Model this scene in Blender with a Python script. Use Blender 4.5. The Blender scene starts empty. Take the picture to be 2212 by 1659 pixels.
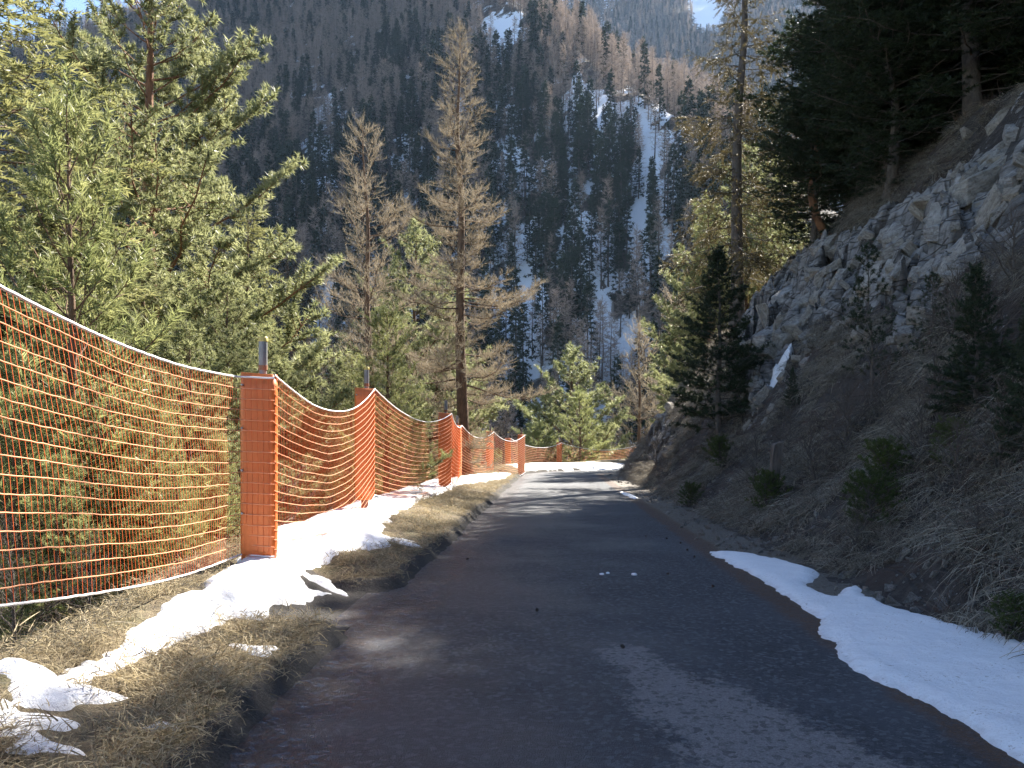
import bpy, bmesh, math
import numpy as np
from mathutils import Vector

# ------------------------------------------------------------------ camera, sky, sun, exposure
SC = bpy.context.scene
COL = SC.collection
CAM_H = 1.5
F = 1735.0                      # focal length in units of a 2212 px wide frame
cam = bpy.data.cameras.new("camera")
cam.sensor_width = 36.0
cam.lens = 36.0 * F / 2212.0
cam.clip_start = 0.05
cam.clip_end = 20000
camo = bpy.data.objects.new("camera", cam)
COL.objects.link(camo)
camo.location = (0, 0, CAM_H)
camo.rotation_euler = (math.radians(90), 0, 0)
SC.camera = camo

SUN_AZ, SUN_EL = 35.0, 39.0     # degrees to the right of the view, above the horizon
W = bpy.data.worlds.new("World")
SC.world = W
W.use_nodes = True
nt = W.node_tree
nt.nodes.clear()
wo = nt.nodes.new("ShaderNodeOutputWorld")
bg = nt.nodes.new("ShaderNodeBackground")
sk = nt.nodes.new("ShaderNodeTexSky")
sk.sky_type = 'NISHITA'
sk.sun_disc = False
sk.sun_elevation = math.radians(SUN_EL)
sk.sun_rotation = math.radians(SUN_AZ)
sk.altitude = 1800
sk.air_density = 1.0
sk.dust_density = 1.2
sk.ozone_density = 1.0
bg.inputs[1].default_value = 0.072
nt.links.new(sk.outputs[0], bg.inputs[0])
nt.links.new(bg.outputs[0], wo.inputs[0])

sd = Vector((math.sin(math.radians(SUN_AZ)) * math.cos(math.radians(SUN_EL)),
             math.cos(math.radians(SUN_AZ)) * math.cos(math.radians(SUN_EL)),
             math.sin(math.radians(SUN_EL))))
sl = bpy.data.lights.new("sun", 'SUN')
sl.energy = 5.0
sl.angle = math.radians(0.53)
sl.color = (1.0, 0.93, 0.82)
so = bpy.data.objects.new("sun", sl)
COL.objects.link(so)
so.location = (60, 40, 60)
so.rotation_euler = sd.to_track_quat('Z', 'Y').to_euler()

SC.view_settings.view_transform = 'Standard'
SC.view_settings.look = 'None'
SC.view_settings.gamma = 1.0
SC.view_settings.exposure = 2.25
SC.view_settings.use_curve_mapping = False
SC.cycles.use_denoising = True
SC.cycles.max_bounces = 4
SC.cycles.diffuse_bounces = 3
SC.cycles.use_adaptive_sampling = True
SC.cycles.adaptive_threshold = 0.02
SC.cycles.glossy_bounces = 2
SC.cycles.transmission_bounces = 4
SC.cycles.transparent_max_bounces = 4
SC.cycles.volume_bounces = 0
SC.cycles.sample_clamp_indirect = 6.0

# ------------------------------------------------------------------ helpers
def tag(o, label=None, cat=None, group=None, kind=None):
    if label: o["label"] = label
    if cat: o["category"] = cat
    if group: o["group"] = group
    if kind: o["kind"] = kind
    return o

def link(name, me, parent=None):
    o = bpy.data.objects.new(name, me)
    COL.objects.link(o)
    if parent is not None:
        o.parent = parent
    return o

def empty(name, loc=(0, 0, 0), rz=0.0):
    o = bpy.data.objects.new(name, None)
    COL.objects.link(o)
    o.empty_display_size = 0.2
    o.location = loc
    o.rotation_euler = (0, 0, rz)
    return o

def mesh_np(name, verts, faces, mats, smooth=True, attrs=None, midx=None):
    """faces: list of int arrays (n,k)"""
    me = bpy.data.meshes.new(name)
    verts = np.asarray(verts, dtype=np.float32)
    if isinstance(faces, np.ndarray):
        faces = [faces]
    faces = [f for f in faces if len(f)]
    me.vertices.add(len(verts))
    me.vertices.foreach_set("co", verts.ravel())
    loops = np.concatenate([f.ravel() for f in faces]).astype(np.int32)
    tot = np.concatenate([np.full(len(f), f.shape[1], dtype=np.int32) for f in faces])
    st = np.zeros(len(tot), dtype=np.int32)
    st[1:] = np.cumsum(tot)[:-1]
    me.loops.add(len(loops))
    me.loops.foreach_set("vertex_index", loops)
    me.polygons.add(len(tot))
    me.polygons.foreach_set("loop_start", st)
    me.polygons.foreach_set("loop_total", tot)
    if midx is not None:
        me.polygons.foreach_set("material_index", np.asarray(midx, dtype=np.int32))
    me.polygons.foreach_set("use_smooth", np.full(len(tot), bool(smooth)))
    if not isinstance(mats, (list, tuple)):
        mats = [mats]
    for m in mats:
        me.materials.append(m)
    for k, v in (attrs or {}).items():
        a = me.attributes.new(k, 'FLOAT', 'POINT')
        a.data.foreach_set("value", np.asarray(v, dtype=np.float32))
    me.update(calc_edges=True)
    return me

def hash2(ix, iy, seed=0):
    n = (ix.astype(np.int64) * 374761393 + iy.astype(np.int64) * 668265263 + seed * 974634777) & 0xffffffff
    n = ((n ^ (n >> 13)) * 1274126177) & 0xffffffff
    n = ((n ^ (n >> 16)) * 2246822519) & 0xffffffff
    return ((n ^ (n >> 15)) & 0xffffff) / float(0xffffff)

def vnoise(x, y, seed=0):
    x = np.asarray(x, dtype=float); y = np.asarray(y, dtype=float)
    ix = np.floor(x); iy = np.floor(y)
    fx = x - ix; fy = y - iy
    fx = fx * fx * (3 - 2 * fx); fy = fy * fy * (3 - 2 * fy)
    a = hash2(ix, iy, seed); b = hash2(ix + 1, iy, seed)
    c = hash2(ix, iy + 1, seed); d = hash2(ix + 1, iy + 1, seed)
    return (a + (b - a) * fx) * (1 - fy) + (c + (d - c) * fx) * fy

def fbm(x, y, oct=4, seed=0):
    s = 0; a = .5; t = 0
    for k in range(oct):
        s = s + a * vnoise(x * 2 ** k + 17.3 * k, y * 2 ** k - 9.1 * k, seed + k)
        t += a; a *= .5
    return s / t - .5           # about -0.5 .. 0.5

def sstep(a, b, x):
    t = np.clip((x - a) / (b - a), 0, 1)
    return t * t * (3 - 2 * t)

def norm(v):
    return v / np.maximum(np.linalg.norm(v, axis=-1, keepdims=True), 1e-9)

# ------------------------------------------------------------------ materials
def new_mat(name):
    m = bpy.data.materials.new(name)
    m.use_nodes = True
    t = m.node_tree
    b = t.nodes["Principled BSDF"]
    return m, t, b

def N(t, kind, **kw):
    n = t.nodes.new(kind)
    for k, v in kw.items():
        setattr(n, k, v)
    return n

def noise_node(t, scale, detail=4, rough=.6, vec=None, dist=0.0):
    n = N(t, "ShaderNodeTexNoise")
    n.inputs["Scale"].default_value = scale
    n.inputs["Detail"].default_value = detail
    n.inputs["Roughness"].default_value = rough
    n.inputs["Distortion"].default_value = dist
    if vec is not None:
        t.links.new(vec, n.inputs["Vector"])
    return n.outputs["Fac"]

def pos_node(t, scale=(1, 1, 1), rot=(0, 0, 0)):
    g = N(t, "ShaderNodeTexCoord")
    mp = N(t, "ShaderNodeMapping")
    mp.inputs["Scale"].default_value = scale
    mp.inputs["Rotation"].default_value = rot
    t.links.new(g.outputs["Object"], mp.inputs["Vector"])
    return mp.outputs["Vector"]

def ramp(t, fac, stops, interp='LINEAR'):
    r = N(t, "ShaderNodeValToRGB")
    r.color_ramp.interpolation = interp
    e = r.color_ramp.elements
    while len(e) > 1:
        e.remove(e[-1])
    for i, (p, c) in enumerate(stops):
        if i == 0:
            el = e[0]; el.position = p
        else:
            el = e.new(p)
        if not isinstance(c, (tuple, list)):
            c = (c, c, c)
        el.color = (c[0], c[1], c[2], 1)
    t.links.new(fac, r.inputs[0])
    return r.outputs[0]

def mixc(t, fac, a, b):
    n = N(t, "ShaderNodeMix", data_type='RGBA')
    for sock, v in ((0, fac), (6, a), (7, b)):
        if hasattr(v, "is_linked"):
            t.links.new(v, n.inputs[sock])
        elif sock == 0:
            n.inputs[0].default_value = v
        else:
            n.inputs[sock].default_value = (v[0], v[1], v[2], 1)
    return n.outputs[2]

def mth(t, op, a, b=None, c=None, clamp=False):
    n = N(t, "ShaderNodeMath", operation=op)
    n.use_clamp = clamp
    for i, v in enumerate((a, b, c)):
        if v is None: continue
        if hasattr(v, "is_linked"): t.links.new(v, n.inputs[i])
        else: n.inputs[i].default_value = v
    return n.outputs[0]

def attr(t, name):
    n = N(t, "ShaderNodeAttribute"); n.attribute_name = name
    return n.outputs["Fac"]

def bump(t, b, h, strength=.5, dist=.02):
    n = N(t, "ShaderNodeBump")
    n.inputs["Strength"].default_value = strength
    n.inputs["Distance"].default_value = dist
    t.links.new(h, n.inputs["Height"])
    t.links.new(n.outputs[0], b.inputs["Normal"])

def sm(t, fac, a, b):
    """smoothstep map of fac from a..b to 0..1"""
    n = N(t, "ShaderNodeMapRange", interpolation_type='SMOOTHSTEP')
    n.inputs["From Min"].default_value = a
    n.inputs["From Max"].default_value = b
    t.links.new(fac, n.inputs["Value"])
    return n.outputs[0]

def mat_leaf(name, c0, c1, trans=.4, rough=.5):
    m, t, b = new_mat(name)
    oi = N(t, "ShaderNodeObjectInfo")
    v = mth(t, 'ADD', mth(t, 'MULTIPLY', attr(t, "var"), .8), mth(t, 'MULTIPLY', oi.outputs["Random"], .2))
    c = mixc(t, v, c0, c1)
    t.links.new(c, b.inputs["Base Color"])
    b.inputs["Roughness"].default_value = rough
    b.inputs["Specular IOR Level"].default_value = .35
    tr = N(t, "ShaderNodeBsdfTranslucent")
    t.links.new(c, tr.inputs["Color"])
    mx = N(t, "ShaderNodeMixShader")
    mx.inputs[0].default_value = trans
    t.links.new(b.outputs[0], mx.inputs[1]); t.links.new(tr.outputs[0], mx.inputs[2])
    t.links.new(mx.outputs[0], t.nodes["Material Output"].inputs[0])
    return m

def mat_bark(name, c0, c1, scale=9):
    m, t, b = new_mat(name)
    v = pos_node(t, (1, 1, .35))
    f = noise_node(t, scale, 5, .7, v)
    t.links.new(ramp(t, f, [(.3, c0), (.7, c1)]), b.inputs["Base Color"])
    b.inputs["Roughness"].default_value = .9
    bump(t, b, noise_node(t, scale * 2.5, 4, .7, v), .8, .03)
    return m

def mat_plain(name, c, rough=.6, metal=0.0, vary=.15, scale=6, bmp=0.0):
    m, t, b = new_mat(name)
    f = noise_node(t, scale, 5, .65, pos_node(t))
    c0 = [x * (1 - vary) for x in c]; c1 = [min(1, x * (1 + vary)) for x in c]
    t.links.new(ramp(t, f, [(.3, c0), (.7, c1)]), b.inputs["Base Color"])
    b.inputs["Roughness"].default_value = rough
    b.inputs["Metallic"].default_value = metal
    if bmp: bump(t, b, noise_node(t, scale * 3, 4, .6, pos_node(t)), bmp, .01)
    return m

M = {}
M['pine'] = mat_leaf("pine_needles", (.120, .142, .055), (.375, .380, .195), .55, .45)
M['pine_young'] = mat_leaf("young_pine_needles", (.165, .190, .070), (.350, .355, .155), .55, .45)
M['spruce'] = mat_leaf("spruce_needles", (.125, .132, .045), (.310, .300, .130), .55, .5)
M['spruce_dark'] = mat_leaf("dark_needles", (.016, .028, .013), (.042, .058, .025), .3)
M['spruce_brown'] = mat_leaf("sparse_spruce_needles", (.055, .048, .022), (.130, .100, .040), .4)
M['larch'] = mat_leaf("larch_twig", (.215, .175, .120), (.390, .325, .230), .3, .8)
M['far_larch'] = mat_leaf("far_larch_twig", (.210, .170, .150), (.420, .340, .280), .25, .9)
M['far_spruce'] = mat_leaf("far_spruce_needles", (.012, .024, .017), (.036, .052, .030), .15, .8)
M['juniper'] = mat_leaf("juniper_needles", (.036, .056, .012), (.100, .125, .028), .35)
M['bare'] = mat_leaf("bare_twig", (.060, .045, .035), (.130, .100, .080), .05, .8)
M['straw'] = mat_leaf("dry_grass_blade", (.150, .118, .066), (.520, .430, .265), .35, .7)
M['straw_grey'] = mat_leaf("grey_grass_blade", (.040, .032, .024), (.420, .365, .275), .3, .7)
M['bark'] = mat_bark("brown_bark", (.060, .036, .022), (.190, .115, .068))
M['bark_grey'] = mat_bark("grey_bark", (.045, .036, .030), (.150, .125, .105))
M['bark_red'] = mat_bark("red_bark", (.110, .050, .024), (.300, .150, .080))

# ------------------------------------------------------------------ the lie of the land
PC = np.array([12.3, 38.0])     # centre of the bend
def xc(y): return .32 + .052 * np.asarray(y, dtype=float)
def zr(y): return -.075 * np.clip(y, -60, 48)
def lat(x, y):
    """lateral offset from the road's centre line, + towards the hill"""
    x = np.asarray(x, dtype=float); y = np.asarray(y, dtype=float)
    r = np.hypot(x - PC[0], y - PC[1])
    u1 = x - xc(y)
    u2 = 10 - r
    u3 = 48 - y
    return np.where(y <= 38, u1, np.where(x < PC[0], u2, u3))

def edge_u(y): return -3.05 - .75 * sstep(4.5, 9.5, y)

def rbox(dx, dy, r):
    """inside-positive distance of a quarter plane dx>0, dy>0 with rounded corner r"""
    qx = r - dx; qy = r - dy
    out = np.hypot(np.maximum(qx, 0), np.maximum(qy, 0))
    ins = np.minimum(np.maximum(qx, qy), 0)
    return r - (out + ins)

def kerb_wob(y):
    y = np.asarray(y, dtype=float)
    return .16 * fbm(y * .9, y * 0 + 3, 3, 15) + .05 * fbm(y * 5, y * 0 + 7, 2, 16)

def kerb_s(u, y):
    """distance in from the rim of the two grass mounds"""
    u = u + kerb_wob(y)
    s1 = rbox(-1.88 - u, 6.55 - y, .45)
    s2 = rbox(-1.88 - u, y - 8.05, .5)
    return np.where(np.maximum(s1, s2) < 0, .0 + .4 * (u < -2.9), np.maximum(s1, s2))

def left_h(u, y):
    """height of the left bank above the road"""
    u = u + kerb_wob(y)
    s1 = rbox(-1.88 - u, 6.55 - y, .45)
    s2 = rbox(-1.88 - u + .35 * sstep(11, 8, y) * 0, y - 8.05, .5)
    s3 = (-2.25 - u)
    h1 = .11 * sstep(0, .16, s1) + .15 * sstep(.1, 1.3, s1)
    h2 = .12 * sstep(0, .16, s2) + .22 * sstep(.1, 1.3, s2)
    h3 = .36 * sstep(0, .95, s3)
    h = np.maximum(np.maximum(h1, h2), h3)
    e = edge_u(y)
    d = np.maximum(e - u, 0)
    drop = .95 * (np.sqrt(d * d + .16) - .4)
    return np.where(u < -1.6, h, 0) - np.minimum(drop, 70 + .1 * drop)

def profile(D, y):
    D = np.maximum(D, 0)
    hc = 9.7 - 3.4 * sstep(26, 38, y)
    g0 = .75 + .6 * sstep(16, 34, y)
    h = np.where(D < 1.5, g0 * D, g0 * 1.5 + 1.45 * (D - 1.5))
    over = np.maximum(h - hc, 0)
    return np.minimum(h, hc) + over * .42

def ground(x, y):
    x = np.asarray(x, dtype=float); y = np.asarray(y, dtype=float)
    u = lat(x, y)
    z = zr(y)
    hill = profile(u - 2.95, y)
    return z + np.where(u < 0, left_h(u, y), hill)

def hit(px, py, fn=ground, y0=1.5, y1=90.0):
    ys = np.arange(y0, y1, .02)
    xs = (px - 1106) / F * ys
    zs = CAM_H - (py - 829.5) / F * ys
    g = fn(xs, ys)
    k = np.nonzero(zs <= g)[0]
    i = k[0] if len(k) else len(ys) - 1
    return np.array([xs[i], ys[i], float(g[i])])

def at(px, py, d):
    return np.array([(px - 1106) / F * d, d, CAM_H - (py - 829.5) / F * d])

def proj(x, y, z):
    return 1106 + F * x / y, 829.5 - F * (z - CAM_H) / y

def poly_sdf(x, y, poly):
    """inside-positive distance to a polygon"""
    P = np.asarray(poly, dtype=float)
    shp = np.shape(x)
    q = np.stack([np.ravel(x), np.ravel(y)], 1)
    best = np.full(len(q), 1e9); ins = np.zeros(len(q), bool)
    for i in range(len(P)):
        a = P[i]; b = P[(i + 1) % len(P)]
        ab = b - a
        t = np.clip(((q - a) @ ab) / max(ab @ ab, 1e-9), 0, 1)
        best = np.minimum(best, np.hypot(*(q - a - t[:, None] * ab).T))
        c = (a[1] > q[:, 1]) != (b[1] > q[:, 1])
        xi = a[0] + (q[:, 1] - a[1]) * ab[0] / (ab[1] if abs(ab[1]) > 1e-9 else 1e-9)
        ins ^= c & (q[:, 0] < xi)
    return np.where(ins, best, -best).reshape(shp)

def grid_faces(nu, nv, keep=None):
    i = np.arange(nu - 1)[:, None] * nv + np.arange(nv - 1)[None, :]
    f = np.stack([i, i + nv, i + nv + 1, i + 1], -1).reshape(-1, 4)
    if keep is not None:
        f = f[keep[f].any(1)]
    return f

def compact(verts, f, attrs=None):
    used = np.unique(f)
    mp = np.full(len(verts), -1); mp[used] = np.arange(len(used))
    return verts[used], mp[f], {k: v[used] for k, v in (attrs or {}).items()}

# ------------------------------------------------------------------ road
def build_road():
    m, t, b = new_mat("asphalt")
    v = pos_node(t)
    u = attr(t, "u"); yy = attr(t, "yy"); pale = attr(t, "pale")
    fine = noise_node(t, 95, 3, .7, v)
    grit = N(t, "ShaderNodeTexVoronoi"); grit.inputs["Scale"].default_value = 120
    t.links.new(v, grit.inputs["Vector"])
    mid = noise_node(t, 2.2, 5, .6, v)
    big = noise_node(t, .45, 4, .55, v)
    streak = noise_node(t, 6, 5, .7, pos_node(t, (.55, 2.2, 1)))
    c = ramp(t, fine, [(.25, (.007, .0090, .0135)), (.52, (.021, .0265, .036)), (.8, (.066, .077, .096))])
    c = mixc(t, mth(t, 'MULTIPLY', sm(t, grit.outputs["Color"], .80, .97), .6), c, (.20, .21, .22))
    g2 = N(t, "ShaderNodeTexVoronoi"); g2.inputs["Scale"].default_value = 34
    t.links.new(v, g2.inputs["Vector"])
    c = mixc(t, mth(t, 'MULTIPLY', sm(t, g2.outputs["Color"], .55, .95), .65), c, (.125, .138, .16))
    c = mixc(t, mth(t, 'MULTIPLY', sm(t, g2.outputs["Color"], .35, .05), .8), c, (.005, .006, .009))
    c = mixc(t, sm(t, big, .40, .62), c, mixc(t, .40, c, (.062, .071, .088)))
    # pale dry patch
    pn = mth(t, 'ADD', mth(t, 'MULTIPLY', mth(t, 'SUBTRACT', noise_node(t, 3.5, 6, .75, v), .5), .9), mth(t, 'MULTIPLY', mth(t, 'SUBTRACT', noise_node(t, 22, 4, .75, v), .5), .5))
    pf = mth(t, 'MULTIPLY', sm(t, mth(t, 'ADD', pale, pn), -.06, .10), mth(t, 'ADD', .55, mth(t, 'MULTIPLY', fine, .6)))
    pcol = ramp(t, fine, [(.25, (.085, .078, .078)), (.7, (.27, .255, .255))])
    pcol = mixc(t, mth(t, 'MULTIPLY', sm(t, g2.outputs["Color"], .45, .10), .7), pcol, (.03, .03, .034))
    c = mixc(t, pf, c, pcol)
    # larch needles washed to the edges
    n1 = mth(t, 'ADD', mth(t, 'MULTIPLY', mth(t, 'SUBTRACT', mid, .5), 1.5), mth(t, 'MULTIPLY', mth(t, 'SUBTRACT', streak, .5), .9))
    lw = mth(t, 'ADD', mth(t, 'MULTIPLY', u, -1.0), n1)
    lf = sm(t, lw, 1.25, 1.85)
    ncol = ramp(t, noise_node(t, 60, 4, .75, v), [(.3, (.018, .009, .004)), (.55, (.080, .036, .014)), (.75, (.18, .085, .034))])
    spot = sm(t, noise_node(t, 26, 4, .7, v), .38, .56)
    c = mixc(t, mth(t, 'MULTIPLY', lf, mth(t, 'ADD', .06, mth(t, 'MULTIPLY', spot, .5))), c, ncol)
    rw = mth(t, 'ADD', u, mth(t, 'MULTIPLY', n1, .16))
    rf = mth(t, 'MULTIPLY', sm(t, rw, 1.64, 1.78), sm(t, rw, 2.12, 1.98))
    gravel = ramp(t, noise_node(t, 30, 5, .75, v), [(.3, (.045, .036, .028)), (.55, (.13, .112, .088)), (.75, (.26, .24, .21))])
    c = mixc(t, sm(t, rw, 1.86, 2.02), c, gravel)
    c = mixc(t, mth(t, 'MULTIPLY', rf, mth(t, 'ADD', .45, mth(t, 'MULTIPLY', spot, .5))), c, ncol)
    # melt water and thin ice in the left gutter
    gw = mth(t, 'ADD', mth(t, 'MULTIPLY', u, -1.0), mth(t, 'MULTIPLY', n1, .35))
    gf = sm(t, gw, 1.38, 1.55)
    ice = mth(t, 'MULTIPLY', gf, sm(t, noise_node(t, 16, 6, .75, pos_node(t, (.8, 1.3, 1))), .52, .60))
    c = mixc(t, mth(t, 'MULTIPLY', ice, .5), c, (.24, .27, .33))
    t.links.new(c, b.inputs["Base Color"])
    wet = mth(t, 'MULTIPLY', mth(t, 'SUBTRACT', 1, pf), sm(t, mth(t, 'ADD', mth(t, 'MULTIPLY', u, -.18), mth(t, 'ADD', big, mth(t, 'MULTIPLY', mid, .3))), .42, .9))
    r = mth(t, 'SUBTRACT', .70, mth(t, 'MULTIPLY', wet, .28))
    r = mth(t, 'SUBTRACT', r, mth(t, 'MULTIPLY', ice, .40))
    t.links.new(r, b.inputs["Roughness"])
    b.inputs["Specular IOR Level"].default_value = .5
    hgt = mth(t, 'ADD', mth(t, 'MULTIPLY', grit.outputs["Distance"], .9), mth(t, 'ADD', fine, mth(t, 'MULTIPLY', lf, mth(t, 'MULTIPLY', spot, .8))))
    bump(t, b, hgt, .8, .016)

    # centre line with arc
    pts = [(xc(y), y) for y in np.arange(-6, 38, .10)]
    th = np.arange(0, math.pi / 2, .012)
    pts += [(PC[0] - 10 * math.cos(a), PC[1] + 10 * math.sin(a)) for a in th]
    pts += [(PC[0] + k, 48.0) for k in np.arange(.3, 20, .6)]
    pts = np.array(pts)
    tan = np.gradient(pts, axis=0); tan = norm(tan)
    nr = np.stack([tan[:, 1], -tan[:, 0]], 1)
    us = np.linspace(-2.2, 3.1, 76)
    X = pts[:, None, 0] + nr[:, None, 0] * us[None, :]
    Y = pts[:, None, 1] + nr[:, None, 1] * us[None, :]
    U = np.broadcast_to(us[None, :], X.shape)
    Z = zr(Y) + .012 * fbm(X * 1.2, Y * 1.2, 3, 5) - .012 * np.exp(-((U + 1.7) / .25) ** 2)
    pale_px = [(1278, 1402), (1330, 1392), (1405, 1402), (1420, 1440), (1500, 1455), (1600, 1490), (1700, 1545),
               (1830, 1590), (1930, 1640), (2050, 1700), (1500, 1700), (1450, 1600), (1375, 1530), (1330, 1455)]
    pw = [hit(a, c_)[:2] for a, c_ in pale_px]
    ps = np.clip(poly_sdf(X, Y, pw), -.6, .6)
    V = np.stack([X, Y, Z], -1).reshape(-1, 3)
    me = mesh_np("road", V, grid_faces(len(pts), len(us))[:, ::-1], m, True,
                 {"u": U.ravel(), "yy": Y.ravel(), "pale": ps.ravel()})
    o = link("road", me)
    tag(o, kind="structure", label="dark asphalt lane running downhill and bending right", cat="road")

build_road()

# ------------------------------------------------------------------ verge on the left
def verge_noise(x, y):
    return .06 * fbm(x * 2.2, y * 2.2, 4, 11) + .018 * fbm(x * 9, y * 9, 2, 12)

def verge_z(x, y):
    u = lat(x, y)
    w = sstep(-1.86, -2.05, u)
    return ground(x, y) + verge_noise(x, y) * w

def build_verge():
    m, t, b = new_mat("turf")
    v = pos_node(t)
    f = noise_node(t, 14, 6, .75, v)
    g = noise_node(t, 1.6, 4, .6, v)
    c = ramp(t, f, [(.3, (.045, .034, .021)), (.5, (.14, .108, .064)), (.7, (.27, .22, .135))])
    c = mixc(t, mth(t, 'MULTIPLY', sm(t, g, .5, .62), .5), c, (.075, .078, .030))
    ke = attr(t, "kerb")
    kf = mth(t, 'MULTIPLY', sm(t, mth(t, 'ADD', ke, mth(t, 'MULTIPLY', mth(t, 'SUBTRACT', noise_node(t, 5, 4, .7, v), .5), .25)), .21, .12), .93)
    kc = ramp(t, noise_node(t, 45, 4, .7, v), [(.3, (.014, .013, .013)), (.7, (.065, .060, .056))])
    c = mixc(t, kf, c, kc)
    t.links.new(c, b.inputs["Base Color"])
    b.inputs["Roughness"].default_value = .95
    bump(t, b, mth(t, 'ADD', f, noise_node(t, 60, 3, .7, v)), .9, .03)
    # the strip follows the straight road then swings outside the bend
    ys = np.arange(-3, 38, .06)
    base = [(xc(y), y, 1, 0) for y in ys]
    th = np.arange(0, math.pi / 2, .008)
    base += [(PC[0] - 10 * math.cos(a), PC[1] + 10 * math.sin(a), math.cos(a), -math.sin(a)) for a in th]
    base = np.array(base)
    us = np.concatenate([np.linspace(-5.2, -2.5, 44), np.linspace(-2.46, -1.72, 30)])
    X = base[:, None, 0] + us[None, :] * base[:, None, 2]
    Y = base[:, None, 1] + us[None, :] * base[:, None, 3]
    U = np.broadcast_to(us[None], X.shape)
    Z = verge_z(X, Y)
    Z = np.where(kerb_s(U, Y) < .005, Z - .03 * (U > -2.0), Z)
    V = np.stack([X, Y, Z], -1).reshape(-1, 3)
    me = mesh_np("verge", V, grid_faces(len(base), len(us))[:, ::-1], m, True, {"kerb": kerb_s(U, Y).ravel()})
    tag(link("verge", me), kind="structure", label="raised strip of matted brown grass beside the lane", cat="verge")

build_verge()

# ------------------------------------------------------------------ hillside on the right
ROCKPX = [(1585, 965), (1595, 860), (1575, 760), (1595, 640), (1680, 580), (1760, 530), (1830, 505), (1900, 465), (1980, 410), (2060, 345), (2140, 270), (2212, 195), (2330, 100),
          (2330, 470), (2212, 525), (2120, 590), (2040, 620), (2000, 770), (1925, 775), (1895, 690), (1840, 690), (1785, 720), (1745, 800), (1700, 830), (1665, 900), (1645, 965)]
NOSEPX = [(1385, 1010), (1395, 900), (1440, 850), (1470, 890), (1455, 1000)]
def cells(p, q, seed):
    """jittered cells: random value of the nearest cell and the distance to its border"""
    ip = np.floor(p); iq = np.floor(q)
    d1 = np.full(np.shape(p), 9.); d2 = d1.copy(); val = np.zeros(np.shape(p))
    for a in (-1, 0, 1):
        for b in (-1, 0, 1):
            cx_ = ip + a + .15 + .7 * hash2(ip + a, iq + b, seed); cy_ = iq + b + .15 + .7 * hash2(ip + a, iq + b, seed + 1)
            d = np.hypot(p - cx_, q - cy_)
            v_ = hash2(ip + a, iq + b, seed + 2)
            near = d < d1
            d2 = np.where(near, d1, np.minimum(d2, d)); val = np.where(near, v_, val); d1 = np.where(near, d, d1)
    return val, d2 - d1

def hill_rocky(x, y):
    """0..1 where bare rock breaks out"""
    x = np.asarray(x, dtype=float); y = np.asarray(y, dtype=float)
    z = ground(x, y)
    px, py = proj(x, np.maximum(y, 2.), z)
    s_ = np.maximum(poly_sdf(px, py, ROCKPX), poly_sdf(px, py, NOSEPX) * 1.5) / F * np.maximum(y, 2.)
    s_ = s_ + .9 * fbm(x * .5 + y * .2, y * .6, 4, 31) + .45 * fbm(x * 2, y * 2, 3, 32)
    return sstep(.12, .50, s_)

def hill_joint(x, y):
    z = ground(x, y)
    p = y * .8 + x * .25; q = (x * .75 + z * .9) - y * .25
    wx = .35 * fbm(x * 1.1, y * 1.1, 2, 26); wy = .35 * fbm(x * 1.1 + 9, y * 1.1, 2, 27)
    v1, e1 = cells(p * .62 + wx, q * 1.15 + wy, 310)
    v2, e2 = cells(p * 1.9 + wx, q * 2.9 + wy, 330)
    return np.maximum(np.maximum(sstep(.13, .03, e1), .8 * sstep(.12, .02, e2)), sstep(.28, .12, v1) * .9)

def hill_z(x, y):
    u = lat(x, y); D = u - 2.95
    z = ground(x, y)
    w = sstep(0, 1.0, D)
    rk = hill_rocky(x, y)
    n = .75 * fbm(x * .45, y * .45, 4, 21) + .20 * fbm(x * 2.0, y * 2.0, 3, 22)
    # fractured beds: two sizes of blocks, tilted with the strata
    p = y * .8 + x * .25; q = (x * .75 + z * .9) - y * .25
    wx = .35 * fbm(x * 1.1, y * 1.1, 2, 26); wy = .35 * fbm(x * 1.1 + 9, y * 1.1, 2, 27)
    v1, e1 = cells(p * .62 + wx, q * 1.15 + wy, 310)
    v2, e2 = cells(p * 1.9 + wx, q * 2.9 + wy, 330)
    blk = .95 * (v1 - .35) + .30 * (v2 - .5) - .22 * sstep(.10, .0, e1) - .10 * sstep(.10, .0, e2)
    return z + w * n + w * rk * (blk + .12 * fbm(x * 5, y * 5, 3, 24)) + .03 * fbm(x * 5, y * 5, 3, 25)

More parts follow.
